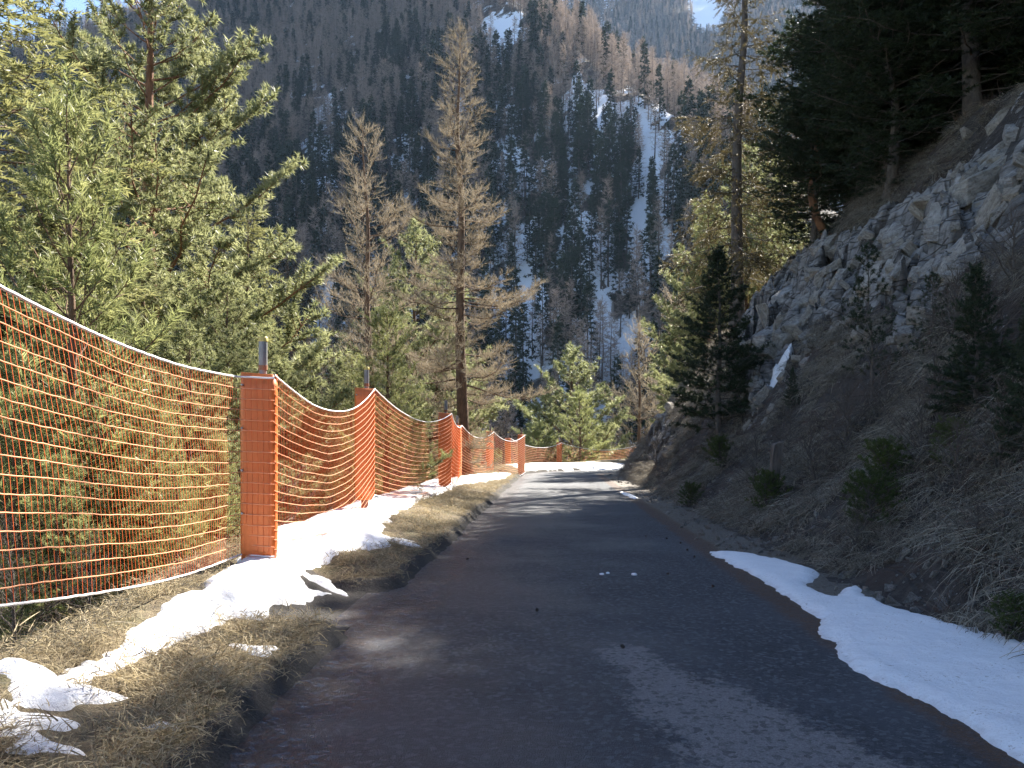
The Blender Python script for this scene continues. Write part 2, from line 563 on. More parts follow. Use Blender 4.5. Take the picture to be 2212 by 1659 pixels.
def build_hill():
    m, t, b = new_mat("hillside_soil")
    v = pos_node(t)
    rk = attr(t, "rock")
    f = noise_node(t, 7, 6, .72, v)
    g = noise_node(t, .9, 4, .6, v)
    soil = ramp(t, f, [(.28, (.012, .009, .008)), (.5, (.034, .026, .021)), (.72, (.095, .078, .062))])
    soil = mixc(t, mth(t, 'MULTIPLY', sm(t, g, .48, .62), .55), soil, (.052, .030, .018))
    sv = pos_node(t, (1.0, .55, 2.6), (0, .75, .3))
    strata = noise_node(t, 2.2, 6, .65, sv)
    rock = ramp(t, strata, [(.30, (.05, .044, .038)), (.42, (.14, .13, .122)), (.58, (.26, .25, .24)), (.74, (.23, .18, .11))])
    crack = N(t, "ShaderNodeTexVoronoi", feature='DISTANCE_TO_EDGE')
    crack.inputs["Scale"].default_value = 1.3
    t.links.new(sv, crack.inputs["Vector"])
    rock = mixc(t, sm(t, crack.outputs["Distance"], .0, .05), (.05, .045, .04), rock)
    rf = sm(t, mth(t, 'ADD', rk, mth(t, 'MULTIPLY', mth(t, 'SUBTRACT', noise_node(t, 3.2, 5, .7, v), .5), 1.3)), .50, .58)
    rock = mixc(t, mth(t, 'MULTIPLY', attr(t, "joint"), .85), rock, (.022, .017, .013))
    c = mixc(t, rf, soil, rock)
    # little stones
    vo = N(t, "ShaderNodeTexVoronoi"); vo.inputs["Scale"].default_value = 9
    t.links.new(v, vo.inputs["Vector"])
    st = mth(t, 'MULTIPLY', sm(t, vo.outputs["Distance"], .22, .15), sm(t, noise_node(t, 1.7, 3, .6, v), .52, .62))
    c = mixc(t, mth(t, 'MULTIPLY', st, .8), c, (.34, .32, .30))
    t.links.new(c, b.inputs["Base Color"])
    b.inputs["Roughness"].default_value = .95
    h = mth(t, 'ADD', mth(t, 'ADD', f, mth(t, 'MULTIPLY', strata, 1.2)), mth(t, 'MULTIPLY', sm(t, crack.outputs["Distance"], 0, .06), .6))
    bump(t, b, h, .9, .10)
    D = np.concatenate([np.arange(-.75, 2, .09), np.arange(2, 10.4, .065), np.arange(10.4, 55, .6)])
    ys = np.concatenate([np.arange(-14, 4, .4), np.arange(4, 10, .12), np.arange(10, 38, .085)])
    th = np.arange(0, math.pi / 2 + .05, .025)
    rows = []
    for y in ys:
        x = xc(y) + 2.95 + D
        rows.append(np.stack([x, np.full_like(x, y)], 1))
    rows = np.array(rows)
    V2 = rows.reshape(-1, 2)
    f1 = grid_faces(len(ys), len(D))
    # the nose inside the bend, polar grid
    R = np.concatenate([np.linspace(0, 5, 26), np.linspace(5.1, 7.8, 34)])
    P = np.array([[(PC[0] - r * math.cos(a), PC[1] + r * math.sin(a)) for r in R] for a in th]).reshape(-1, 2)
    f2 = grid_faces(len(th), len(R))[:, ::-1] + len(V2)
    xs3 = np.arange(PC[0], 60, .6); ys3 = np.concatenate([np.arange(38, 41.5, .35), np.arange(41.5, 46, .25)])
    Q = np.array([[(x, y) for y in ys3] for x in xs3]).reshape(-1, 2)
    f3 = grid_faces(len(xs3), len(ys3)) + len(V2) + len(P)
    A = np.concatenate([V2, P, Q])
    Z = hill_z(A[:, 0], A[:, 1])
    U = lat(A[:, 0], A[:, 1])
    Z = Z - .06 * sstep(2.75, 2.4, U)
    V = np.column_stack([A, Z])
    f1 = f1[:, ::-1]; f3 = f3
    me = mesh_np("hillside", V, [f1, f2, f3], m, False, {"rock": hill_rocky(A[:, 0], A[:, 1]), "joint": hill_joint(A[:, 0], A[:, 1])})
    bm = bmesh.new(); bm.from_mesh(me); bmesh.ops.recalc_face_normals(bm, faces=bm.faces)
    bm.to_mesh(me); bm.free()
    o = link("hillside", me)
    return tag(o, kind="structure", label="steep rocky bank of dry grass rising right of the lane", cat="hillside")

HILL = build_hill()

# ------------------------------------------------------------------ the ravine below the fence
def ravine_z(x, y):
    x = np.asarray(x, dtype=float); y = np.asarray(y, dtype=float)
    u = lat(x, y)
    z = zr(y) + left_h(np.minimum(u, 0), y) + np.minimum(0, (50.6 - y)) * .75
    z = z + sstep(6, 20, -u - 3) * 2.0 * fbm(x * .08, y * .08, 3, 41) * 2
    far = sstep(60, 120, x)
    return z - .25

def build_ravine():
    m, t, b = new_mat("ravine_ground")
    v = pos_node(t)
    f = noise_node(t, 3, 6, .7, v)
    c = ramp(t, f, [(.3, (.035, .026, .018)), (.55, (.10, .075, .048)), (.75, (.19, .15, .095))])
    sn = sm(t, noise_node(t, .35, 5, .6, v), .55, .60)
    c = mixc(t, mth(t, 'MULTIPLY', sn, .9), c, (.80, .82, .86))
    t.links.new(c, b.inputs["Base Color"])
    b.inputs["Roughness"].default_value = .95
    bump(t, b, f, .8, .15)
    xs = np.concatenate([np.arange(-420, -60, 20), np.arange(-60, 40, .8), np.arange(40, 420, 20)])
    ys = np.concatenate([np.arange(-60, -6, 6), np.arange(-6, 75, .8), np.arange(75, 330, 8)])
    X, Y = np.meshgrid(xs, ys, indexing='ij')
    U = lat(X, Y)
    Z = ravine_z(X, Y)
    # under road and hill keep well below them
    Z = np.where(U > -3.0, Z - .35 * sstep(-3.0, -2.0, U), Z)
    V = np.stack([X, Y, Z], -1).reshape(-1, 3)
    me = mesh_np("ravine", V, grid_faces(len(xs), len(ys)), m, True)
    tag(link("ravine", me), kind="structure", label="wooded ravine slope falling away below the fence", cat="ravine")

build_ravine()

# ------------------------------------------------------------------ mountain
C1 = np.array([91., 346.]); C2 = np.array([14.5, 571.])
_d = (C2 - C1) / np.linalg.norm(C2 - C1); _n = np.array([_d[1], -_d[0]])
def mount_z(x, y):
    x = np.asarray(x, dtype=float); y = np.asarray(y, dtype=float)
    z1 = -246 + .88 * y + np.where(x > -60, .45 * x, -27 + .30 * (x + 60))
    z1 = z1 + 26 * fbm(x / 170, y / 260, 3, 51) + 14 * fbm(x / 40, y / 90, 3, 52)
    # gullies run down the slope
    z1 = z1 - 9 * np.exp(-((x - 45 - .05 * (y - 300) + 18 * fbm(y / 70, x * 0, 2, 57)) / 13) ** 2)
    dr = (x - C1[0]) * _n[0] + (y - C1[1]) * _n[1] + 26 * fbm(x / 60 + 3, y / 60, 3, 53)
    z2 = z1 - 1.25 * np.maximum(dr, 0)
    z3 = 520 + .3 * (x + 100) - .8 * (y - 950) + 18 * fbm(x / 90, y / 90, 3, 54)
    return np.minimum(z2, z3)

def far_z(x, y):
    z = -60 + .92 * (y - 640) + .10 * (x - 250) + 60 * fbm(x / 300, y / 300, 4, 61) + 12 * fbm(x / 60, y / 60, 3, 62)
    cap = 1130 - .9 * (y - 1500) - .45 * np.maximum(x - 330, 0) - .1 * x + 60 * fbm(x / 150, y / 150, 4, 63)
    return np.minimum(z, cap)

SNOW = [  # px, py, rx, ry, strength  (2212 px frame), clearings with lying snow
    (1088, 66, 52, 32, 1.7), (1082, 110, 30, 46, 1.6), (705, 245, 40, 22, .8), (900, 235, 30, 30, .8), (880, 335, 34, 38, .9),
    (690, 340, 22, 40, .6), (690, 405, 50, 18, .9), (1030, 235, 55, 24, .9), (1255, 170, 16, 40, .7), (1275, 235, 40, 40, .8), (1300, 300, 22, 60, .8),
    (1380, 245, 60, 30, .9), (1420, 300, 40, 40, .7), (1330, 365, 40, 20, .9), (1395, 375, 40, 50, .7), (1180, 385, 14, 40, .7), (1110, 340, 26, 30, .6),
    (1360, 470, 50, 30, .8), (1385, 560, 34, 70, .8), (1335, 435, 30, 12, .6), (1100, 540, 40, 50, .8), (1145, 610, 28, 70, 1.0), (1060, 640, 50, 50, .8),
    (1100, 700, 40, 50, .7), (1270, 600, 22, 50, .9), (1290, 690, 24, 70, 1.2), (1305, 775, 30, 50, 1.2), (1200, 560, 26, 30, .5), (720, 620, 26, 60, .9), (700, 730, 40, 60, .8),
    (790, 570, 30, 30, .6), (600, 420, 20, 40, .6), (1150, 790, 20, 60, .8), (1160, 900, 30, 50, .9), (1290, 870, 40, 60, .8), (940, 420, 20, 40, .5),
    (250, 300, 20, 20, .6), (530, 690, 30, 40, .6), (1430, 480, 20, 60, .7), (1480, 300, 26, 40, .7), (1240, 60, 9, 20, .4), (210, 215, 20, 16, .6)]

def snow_field(x, y, z):
    px, py = proj(x, np.maximum(y, 1), z)
    s = np.zeros_like(np.asarray(x, dtype=float))
    for a, b_, rx, ry, k in SNOW:
        s = np.maximum(s, k * np.exp(-(((px - a) / rx) ** 2 + ((py - b_) / ry) ** 2) * 1.0))
    n = 2.1 * fbm(x / 6, y / 9, 4, 71) + .6 * fbm(x / 35, y / 50, 3, 72)
    zone = sstep(560, 700, px) * sstep(1560, 1430, px) * sstep(120, 230, py) * sstep(1000, 800, py)
    return s * 1.0 + n * 1.0 + .0 + .22 * zone + .14 * zone * sstep(1000, 1120, px)

def build_mountain():
    m, t, b = new_mat("mountain_ground")
    v = pos_node(t)
    sn = attr(t, "snow")
    f = noise_node(t, .18, 6, .7, v)
    c = ramp(t, f, [(.3, (.030, .026, .022)), (.5, (.075, .062, .050)), (.7, (.135, .115, .095))])
    rk = mth(t, 'MULTIPLY', sm(t, sn, .30, .45), sm(t, noise_node(t, .06, 5, .6, v), .5, .56))
    c = mixc(t, rk, c, (.25, .235, .215))
    fac = sm(t, mth(t, 'ADD', sn, mth(t, 'MULTIPLY', mth(t, 'SUBTRACT', noise_node(t, .22, 6, .8, pos_node(t, (1, .5, .5))), .5), 1.3)), .46, .52)
    c = mixc(t, fac, c, (.82, .85, .90))
    t.links.new(c, b.inputs["Base Color"])
    b.inputs["Roughness"].default_value = .95
    bump(t, b, f, 1.0, 1.5)
    xs = np.arange(-760, 330, 3.6); ys = np.concatenate([np.arange(170, 700, 3.2), np.arange(700, 1250, 8)])
    X, Y = np.meshgrid(xs, ys, indexing='ij')
    Z = mount_z(X, Y)
    S = snow_field(X, Y, Z)
    V = np.stack([X, Y, Z], -1).reshape(-1, 3)
    keep = (np.abs(X) < Y * .72 + 60).ravel()
    fa = grid_faces(len(xs), len(ys), keep)
    V, fa, at_ = compact(V, fa, {"snow": S.ravel()})
    tag(link("mountain", mesh_np("mountain", V, fa, m, True, at_)), kind="structure",
        label="steep shaded mountainside of bare larch and dark spruce with snow patches", cat="mountain")
    xs = np.arange(-500, 1500, 16); ys = np.arange(640, 2300, 16)
    X, Y = np.meshgrid(xs, ys, indexing='ij')
    Z = far_z(X, Y)
    px, py = proj(X, Y, Z)
    S = .9 * np.exp(-(((px - 1530) / 40) ** 2 + ((py - 20) / 60) ** 2)) + .5 * np.exp(-(((px - 1300) / 12) ** 2 + ((py - 60) / 40) ** 2)) + fbm(X / 30, Y / 60, 4, 75) * .9 + .02
    S = S + .5 * sstep(80, -60, py)
    V = np.stack([X, Y, Z], -1).reshape(-1, 3)
    tag(link("far_mountain", mesh_np("far_mountain", V, grid_faces(len(xs), len(ys)), m, True, {"snow": S.ravel()})), kind="structure",
        label="hazy higher slope behind the sunlit larch ridge", cat="mountain")

build_mountain()

# ------------------------------------------------------------------ tree making
def tubes(paths, radii, k):
    """paths (B,m,3), radii (B,m) -> verts, quads"""
    B, m, _ = paths.shape
    tg = np.gradient(paths, axis=1) if m > 2 else np.repeat((paths[:, 1:] - paths[:, :1]), m, 1)
    tg = norm(tg)
    ref = np.where(np.abs(tg[..., 2:3]) > .9, np.array([1., 0, 0]), np.array([0, 0, 1.]))
    n1 = norm(np.cross(tg, ref)); n2 = np.cross(tg, n1)
    a = np.linspace(0, 2 * math.pi, k, endpoint=False)
    V = paths[:, :, None] + radii[:, :, None, None] * (np.cos(a)[None, None, :, None] * n1[:, :, None] + np.sin(a)[None, None, :, None] * n2[:, :, None])
    idx = np.arange(B * m * k).reshape(B, m, k)
    a0 = idx[:, :-1]; a1 = idx[:, 1:]
    f = np.stack([a0, np.roll(a0, -1, 2), np.roll(a1, -1, 2), a1], -1).reshape(-1, 4)
    return V.reshape(-1, 3), f

def stamp(tv, tf, P, D, U, S):
    D = norm(D); side = norm(np.cross(U, D)); up = np.cross(D, side)
    S = np.asarray(S)[:, None, None]
    V = P[:, None] + S * (tv[None, :, 0:1] * D[:, None] + tv[None, :, 1:2] * side[:, None] + tv[None, :, 2:3] * up[:, None])
    f = tf[None] + (np.arange(len(P)) * len(tv))[:, None, None]
    return V.reshape(-1, 3), f.reshape(-1, tf.shape[1])

def blades(rng, n, ax_len, ang, length, width, flat=0.0, ax0=0.0):
    """thin triangles set round an axis along +x"""
    vs = []
    for i in range(n):
        a = ax0 + (ax_len - ax0) * (i + rng.random() * .8) / n
        az = rng.random() * 2 * math.pi
        if flat:
            az = (0 if i % 2 else math.pi) + rng.normal() * (1 - flat) * 1.6
        th = math.radians(rng.uniform(*ang))
        d = np.array([math.cos(th), math.sin(th) * math.cos(az), math.sin(th) * math.sin(az)])
        L = length * rng.uniform(.75, 1.2)
        w = np.cross(d, rng.normal(size=3)); w = w / np.linalg.norm(w) * width / 2
        o = np.array([a, 0, 0])
        vs += [o - w, o + w, o + d * L]
    v = np.array(vs)
    return v, np.arange(len(v)).reshape(-1, 3)

def twig_template(rng, L, w, nside, ls, ws, up=.5):
    vs = [np.array([0, -w / 2, 0]), np.array([0, w / 2, 0]), np.array([L, 0, 0]),
          np.array([0, 0, -w / 2]), np.array([0, 0, w / 2]), np.array([L, 0, 0])]
    for i in range(nside):
        a = L * (.1 + .85 * (i + rng.random() * .6) / nside)
        az = rng.uniform(0, 2 * math.pi)
        d = np.array([.5, .6 * math.cos(az), .5 * math.sin(az) + up]); d /= np.linalg.norm(d)
        q = np.cross(d, rng.normal(size=3)); q = q / np.linalg.norm(q) * ws / 2
        o = np.array([a, 0, 0]); ll = ls * rng.uniform(.5, 1.3)
        vs += [o - q, o + q, o + d * ll]
    v = np.array(vs)
    return v, np.arange(len(v)).reshape(-1, 3)

_r = np.random.default_rng(5)
EL = {
    'tuft': [blades(_r, 26, .07, (25, 95), .080, .0125) for _ in range(3)],
    'tuft_fine': [blades(_r, 28, .14, (25, 60), .075, .0095) for _ in range(3)],
    'spray': [blades(_r, 28, .22, (30, 70), .050, .0125, .45) for _ in range(3)],
    'larch': [twig_template(_r, .44, .016, 11, .16, .014, .65) for _ in range(3)],
    'bare': [twig_template(_r, .45, .010, 5, .20, .007, .15) for _ in range(3)],
    'far_spray': [blades(_r, 9, .55, (25, 70), .55, .22, .3) for _ in range(3)],
    'far_twig': [twig_template(_r, 1.1, .085, 5, .65, .075, .35) for _ in range(3)],
}

def gen_tree(seed, H, r0, nb, z0, R, shape, e0, e1, droop, up, sec_n, sec_len, elem, esc, espace,
             lean=(0., 0.), bend=0.0, jit=.25, taper=.85, sec_r=.006, sec_up=.15, sec_droop=0.0, hang=0.0,
             trunk_k=12, bk=5, side=None, clump=0.0, fwd=.55, vertical=.25, zpow=.95, s0=.18):
    rng = np.random.default_rng(seed)
    n = 18
    t = np.linspace(0, 1, n)
    wob = np.stack([fbm(t * 3 + seed, t * 0, 2, seed), fbm(t * 3 + seed, t * 0 + 5, 2, seed + 1)], 1) * bend * 1.2
    tp = np.column_stack([lean[0] * t + wob[:, 0] - wob[0, 0], lean[1] * t + wob[:, 1] - wob[0, 1], H * t])
    tr = r0 * (1 - t) ** taper + .012 * (H / 10) * .5
    tr[0] *= 1.35; tr[1] *= 1.08
    TV, TF = tubes(tp[None], tr[None], trunk_k)
    tv = [TV]; tf = [TF]; off = len(TV)
    i = np.arange(nb)
    zt = ((i + rng.random(nb)) / nb) ** zpow
    zz = (z0 + (1 - z0) * zt) * .995
    az = i * 2.39996 + rng.normal(size=nb) * .5
    L = R * shape(zt) * rng.uniform(1 - jit, 1 + jit * .6, nb)
    if side is not None:        # longer on one side
        L = L * (1 + side[1] * np.cos(az - side[0]))
    e = np.radians(e0 + (e1 - e0) * zt + rng.normal(size=nb) * 6)
    m = 8
    s = np.linspace(0, 1, m)
    start = np.stack([np.interp(zz, t, tp[:, k]) for k in range(3)], 1)
    hd = np.stack([np.cos(az), np.sin(az), 0 * az], 1)
    sd_ = np.stack([-np.sin(az), np.cos(az), 0 * az], 1)
    hor = L[:, None] * s * np.cos(e)[:, None]
    ver = L[:, None] * (s * np.sin(e)[:, None] - droop * s ** 2 + up * s ** 3)
    wig = L[:, None] * .10 * rng.normal(size=(nb, 1)) * s ** 2 + L[:, None] * .03 * rng.normal(size=(nb, m)) * s
    BP = start[:, None] + hor[..., None] * hd[:, None] + wig[..., None] * sd_[:, None]
    BP[..., 2] += ver
    br = np.clip(L[:, None] * .011, .007, .09) * (1 - .85 * s)[None] + .003
    V, Fq = tubes(BP, br, bk)
    tv.append(V); tf.append(Fq + off); off += len(V)
    # secondaries
    SP = []; SD = []; SL = []; SV = []
    BT = norm(np.gradient(BP, axis=1))
    for b_ in range(nb):
        k = max(3, int(sec_n * L[b_]))
        ss = np.clip(s0 + (.98 - s0) * ((np.arange(k) + rng.random(k)) / k) ** .8, 0, 1)
        p = np.stack([np.interp(ss, s, BP[b_, :, q]) for q in range(3)], 1)
        tg = np.stack([np.interp(ss, s, BT[b_, :, q]) for q in range(3)], 1)
        sg = np.where(np.arange(k) % 2, 1, -1)
        lat_ = np.cross(tg, [0, 0, 1.]); lat_ = norm(lat_) * sg[:, None]
        d = tg * fwd + lat_ * rng.uniform(.5, 1, (k, 1)) + np.array([0, 0, 1.]) * (rng.normal(size=(k, 1)) * vertical + sec_up) + np.array([0, 0, -1.]) * hang
        SP.append(p); SD.append(norm(d)); SL.append((sec_len * L[b_] * (1 - .7 * ss) + .10 * esc) * rng.uniform(.6, 1.2, k))
        SV.append(np.full(k, rng.random()) * .5 + rng.random(k) * .5)
        # tip
        SP.append(p[-1:]); SD.append(tg[-1:]); SL.append(np.array([.22 * esc])); SV.append(rng.random(1))
    # leader
    SP.append(tp[-1:] - np.array([[0, 0, .02 * H]])); SD.append(np.array([[0, 0, 1.]])); SL.append(np.array([.04 * H])); SV.append(rng.random(1))
    SP = np.concatenate(SP); SD = np.concatenate(SD); SL = np.concatenate(SL); SV = np.concatenate(SV)
    q = np.array([0, .5, 1.])
    pth = SP[:, None] + SL[:, None, None] * q[None, :, None] * SD[:, None]
    pth[:, :, 2] -= sec_droop * SL[:, None] * q[None] ** 2
    rr = np.broadcast_to(sec_r * np.array([1., .7, .3]), (len(SP), 3))
    V, Fq = tubes(pth, rr, 3)
    tv.append(V); tf.append(Fq + off); off += len(V)
    # foliage elements
    cnt = np.maximum(1, np.ceil(SL / espace)).astype(int)
    own = np.repeat(np.arange(len(SP)), cnt)
    fr = (np.arange(len(own)) - np.repeat(np.cumsum(cnt) - cnt, cnt) + rng.random(len(own))) / np.repeat(cnt, cnt)
    fr = .08 + .92 * fr
    EP = SP[own] + (SL[own] * fr)[:, None] * SD[own]
    EP[:, 2] -= sec_droop * SL[own] * fr ** 2
    ED = SD[own].copy(); ED[:, 2] -= 2 * sec_droop * fr * .7
    ED = norm(ED + rng.normal(size=ED.shape) * .38)
    if elem == 'tuft' or elem == 'tuft_fine':
        ED[:, 2] += .35; ED = norm(ED)
    EU = norm(np.array([0, 0, 1.]) + rng.normal(size=ED.shape) * .45)
    ES = esc * rng.uniform(.75, 1.3, len(own))
    cv = []; cf = []; va = []; co = 0
    pick = rng.integers(0, 3, len(own))
    for k in range(3):
        w = pick == k
        if not w.any(): continue
        a, f = EL[elem][k]
        V, ff = stamp(a, f, EP[w], ED[w], EU[w], ES[w])
        cv.append(V); cf.append(ff + co); co += len(V)
        va.append(np.repeat(np.clip(SV[own[w]] * .75 + rng.random(w.sum()) * .25, 0, 1), len(a)))
    return (np.concatenate(tv), tf), (np.concatenate(cv), np.concatenate(cf), np.concatenate(va))

class Proto:
    def __init__(self, name, H, bark, leaf, **kw):
        (tv, tf), (cv, cf, va) = gen_tree(H=H, **kw)
        self.H = H
        self.trunk = mesh_np(name + "_trunk", tv, tf, bark, True)
        self.crown = mesh_np(name + "_crown", cv, cf, leaf, False, {"var": va})
        self.ntri = len(cf) + 2 * sum(len(f) for f in tf)

def plant(proto, base, height, label, cat="tree", name="pine_tree", rz=0.0, group=None, width=1.0, tilt=(0, 0), crown_name="crown"):
    s = height / proto.H
    e = empty(name, base, rz)
    e.rotation_euler = (tilt[0], tilt[1], rz)
    e.scale = (s * width, s * width, s)
    link("trunk", proto.trunk, e)
    link(crown_name, proto.crown, e)
    tag(e, label, cat, group)
    return e

sh_pine = lambda t: np.clip((1 - t) ** .75 * (.55 + .75 * np.sin(np.clip(t * 2.2 + .25, 0, 1.6))), .05, 1.2)
sh_spruce = lambda t: (1 - t) ** .9 * (.80 + .20 * np.sin(t * 40)) + .03
sh_larch = lambda t: ((1 - t) ** .85 * (.72 + .28 * np.sin(t * 34 + 1))) * (.6 + .4 * np.clip(t * 4, 0, 1)) + .03
sh_young = lambda t: (1 - t) ** .8 * .9 + .10
sh_stone = lambda t: np.clip(np.sin(np.clip(t * .85 + .12, 0, 1) * math.pi) ** .6, .15, 1.1)
PR = {}
PR['pine_big'] = Proto("pine_big", 18.5, M['bark_red'], M['pine'], seed=3, s0=.38, r0=.24, nb=120, z0=.16, R=4.1, shape=sh_pine, e0=2, e1=48,
                       droop=.12, up=.30, sec_n=6.4, sec_len=.34, elem='tuft', esc=1.75, espace=.14, bend=.5, jit=.38, sec_r=.009, lean=(.6, 0), vertical=.4)
PR['pine_mid'] = Proto("pine_mid", 9, M['bark'], M['pine'], seed=8, s0=.3, r0=.13, nb=85, z0=.06, R=2.7, shape=sh_pine, e0=8, e1=52,
                       droop=.08, up=.25, sec_n=6.5, sec_len=.38, elem='tuft', esc=1.45, espace=.13, bend=.35, jit=.35, sec_r=.007, vertical=.4)
PR['pine_young'] = Proto("pine_young", 5.5, M['bark'], M['pine_young'], seed=12, r0=.075, nb=52, z0=.06, R=1.55, shape=sh_young, e0=14, e1=62,
                         droop=.02, up=.22, sec_n=7.0, sec_len=.38, elem='tuft_fine', esc=1.35, espace=.10, bend=.1, jit=.2, sec_r=.006, vertical=.3)
PR['spruce'] = Proto("spruce", 14, M['bark'], M['spruce'], seed=21, r0=.17, nb=150, z0=.05, R=2.8, shape=sh_spruce, e0=-6, e1=40,
                     droop=.42, up=.34, sec_n=7.0, sec_len=.34, elem='spray', esc=1.7, espace=.15, bend=.2, sec_droop=.45, hang=.25, jit=.3)
PR['spruce_sparse'] = Proto("spruce_sparse", 20, M['bark_grey'], M['spruce_brown'], seed=25, r0=.27, nb=150, z0=.12, R=3.2, shape=sh_spruce, e0=-14, e1=24,
                            droop=.22, up=.26, sec_n=5.6, sec_len=.32, elem='spray', esc=1.6, espace=.16, bend=.3, sec_droop=.5, hang=.35, jit=.45, lean=(.5, 0))
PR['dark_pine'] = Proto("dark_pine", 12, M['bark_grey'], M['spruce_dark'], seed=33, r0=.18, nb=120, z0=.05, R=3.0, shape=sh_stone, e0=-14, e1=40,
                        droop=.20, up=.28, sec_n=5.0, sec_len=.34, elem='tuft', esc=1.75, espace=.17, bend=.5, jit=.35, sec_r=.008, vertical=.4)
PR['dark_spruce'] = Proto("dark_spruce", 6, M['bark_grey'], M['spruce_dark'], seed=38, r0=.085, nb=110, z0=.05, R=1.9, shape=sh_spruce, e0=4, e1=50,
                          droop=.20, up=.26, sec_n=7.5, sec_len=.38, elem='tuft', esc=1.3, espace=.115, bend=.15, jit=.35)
PR['larch_a'] = Proto("larch_a", 18, M['bark'], M['larch'], seed=44, r0=.25, nb=160, z0=.05, R=3.7, shape=sh_larch, e0=-14, e1=18,
                      droop=.34, up=.50, sec_n=9.0, sec_len=.17, elem='larch', esc=1.0, espace=.14, bend=.5, jit=.6, lean=(-.5, 0), sec_up=.35, fwd=.7, sec_r=.007)
PR['larch_b'] = Proto("larch_b", 14, M['bark'], M['larch'], seed=47, r0=.18, nb=115, z0=.05, R=3.5, shape=sh_larch, e0=-12, e1=30,
                      droop=.30, up=.54, sec_n=8.5, sec_len=.17, elem='larch', esc=1.0, espace=.15, bend=.4, jit=.6, sec_up=.35, fwd=.7, sec_r=.006)
PR['thin_pine'] = Proto("thin_pine", 5, M['bark_grey'], M['spruce_dark'], seed=52, r0=.05, nb=38, z0=.18, R=1.25, shape=sh_pine, e0=10, e1=50,
                        droop=.05, up=.20, sec_n=4.2, sec_len=.34, elem='tuft', esc=1.2, espace=.17, bend=.2, jit=.4)
PR['bare_tree'] = Proto("bare_tree", 9, M['bark_grey'], M['bare'], seed=57, r0=.10, nb=60, z0=.12, R=2.2, shape=sh_pine, e0=15, e1=60,
                        droop=.10, up=.2, sec_n=4.5, sec_len=.34, elem='bare', esc=1.1, espace=.22, bend=.6, jit=.4)
PR['bare_shrub'] = Proto("bare_shrub", 1.6, M['bark_grey'], M['bare'], seed=61, r0=.018, nb=26, z0=.03, R=.95, shape=sh_young, e0=40, e1=75,
                         droop=.05, up=.05, sec_n=8, sec_len=.4, elem='bare', esc=.5, espace=.13, bend=.2, jit=.4, sec_r=.004)
PR['juniper'] = Proto("juniper", .9, M['bark_grey'], M['juniper'], seed=66, r0=.02, nb=34, z0=.02, R=.62, shape=sh_stone, e0=25, e1=75,
                      droop=.02, up=.1, sec_n=12, sec_len=.42, elem='tuft', esc=.62, espace=.065, bend=.1, jit=.3, sec_r=.004)

# ------------------------------------------------------------------ trees left of the road
def base_at(x, y): return (x, y, float(ravine_z(x, y)) - .1)
def tree_px(proto, px, d, top_row, label, **kw):
    x = (px - 1106) / F * d
    top = CAM_H - (top_row - 829.5) / F * d
    b = base_at(x, d)
    return plant(PR[proto], b, top - b[2], label, **kw)

tree_px('pine_big', 338, 17.5, -260, "tall sunlit pine with reddish trunk behind the nearest orange post", name="pine_tree", rz=2.2)
tree_px('pine_young', 150, 9.2, 285, "young pine with an upright bright green leader left of the tall pine", name="pine_tree", rz=.7)
tree_px('spruce', -60, 12.5, -420, "yellow-green spruce with drooping boughs cut by the left edge", name="spruce_tree", rz=1.0, width=1.35)
tree_px('spruce', 535, 21.0, 470, "yellow-green spruce peeping out right of the tall pine", name="spruce_tree", rz=2.6)
tree_px('larch_b', 795, 33.0, 285, "shorter bare larch left of the tallest golden larch", name="larch_tree", rz=.4)
tree_px('larch_a', 1008, 30.0, 75, "tall golden bare larch in the middle rising above the fence", name="larch_tree", rz=.2)
tree_px('pine_young', 832, 17.5, 690, "bushy bright young pine behind the second orange post", name="pine_tree", rz=2.0, width=1.25)
tree_px('pine_mid', 900, 38.0, 490, "dark green pine standing between the two golden larches", name="pine_tree", rz=1.2)
tree_px('bare_tree', 650, 24.0, 585, "bare grey broadleaf tree between tall pine and shorter larch", name="bare_tree", rz=.5)
tree_px('pine_mid', 1235, 58.0, 765, "flat-topped pine beyond the bend, behind the last orange post", name="pine_tree", rz=.9, width=1.15)
tree_px('pine_young', 1252, 53.0, 860, "dense round green pine just beyond the fence at the bend", name="pine_tree", rz=.1, width=1.35)
tree_px('pine_young', 1160, 54.0, 932, "low spreading green pine bush left of the last orange post", name="pine_tree", rz=2.9, width=1.6)
tree_px('larch_b', 1365, 64.0, 715, "small tan larch beyond the bend, left of the dark roadside conifer", name="larch_tree", rz=1.4)
tree_px('larch_b', 1440, 70.0, 640, "tan larch half hidden behind the dark roadside conifer", name="larch_tree", rz=2.4)
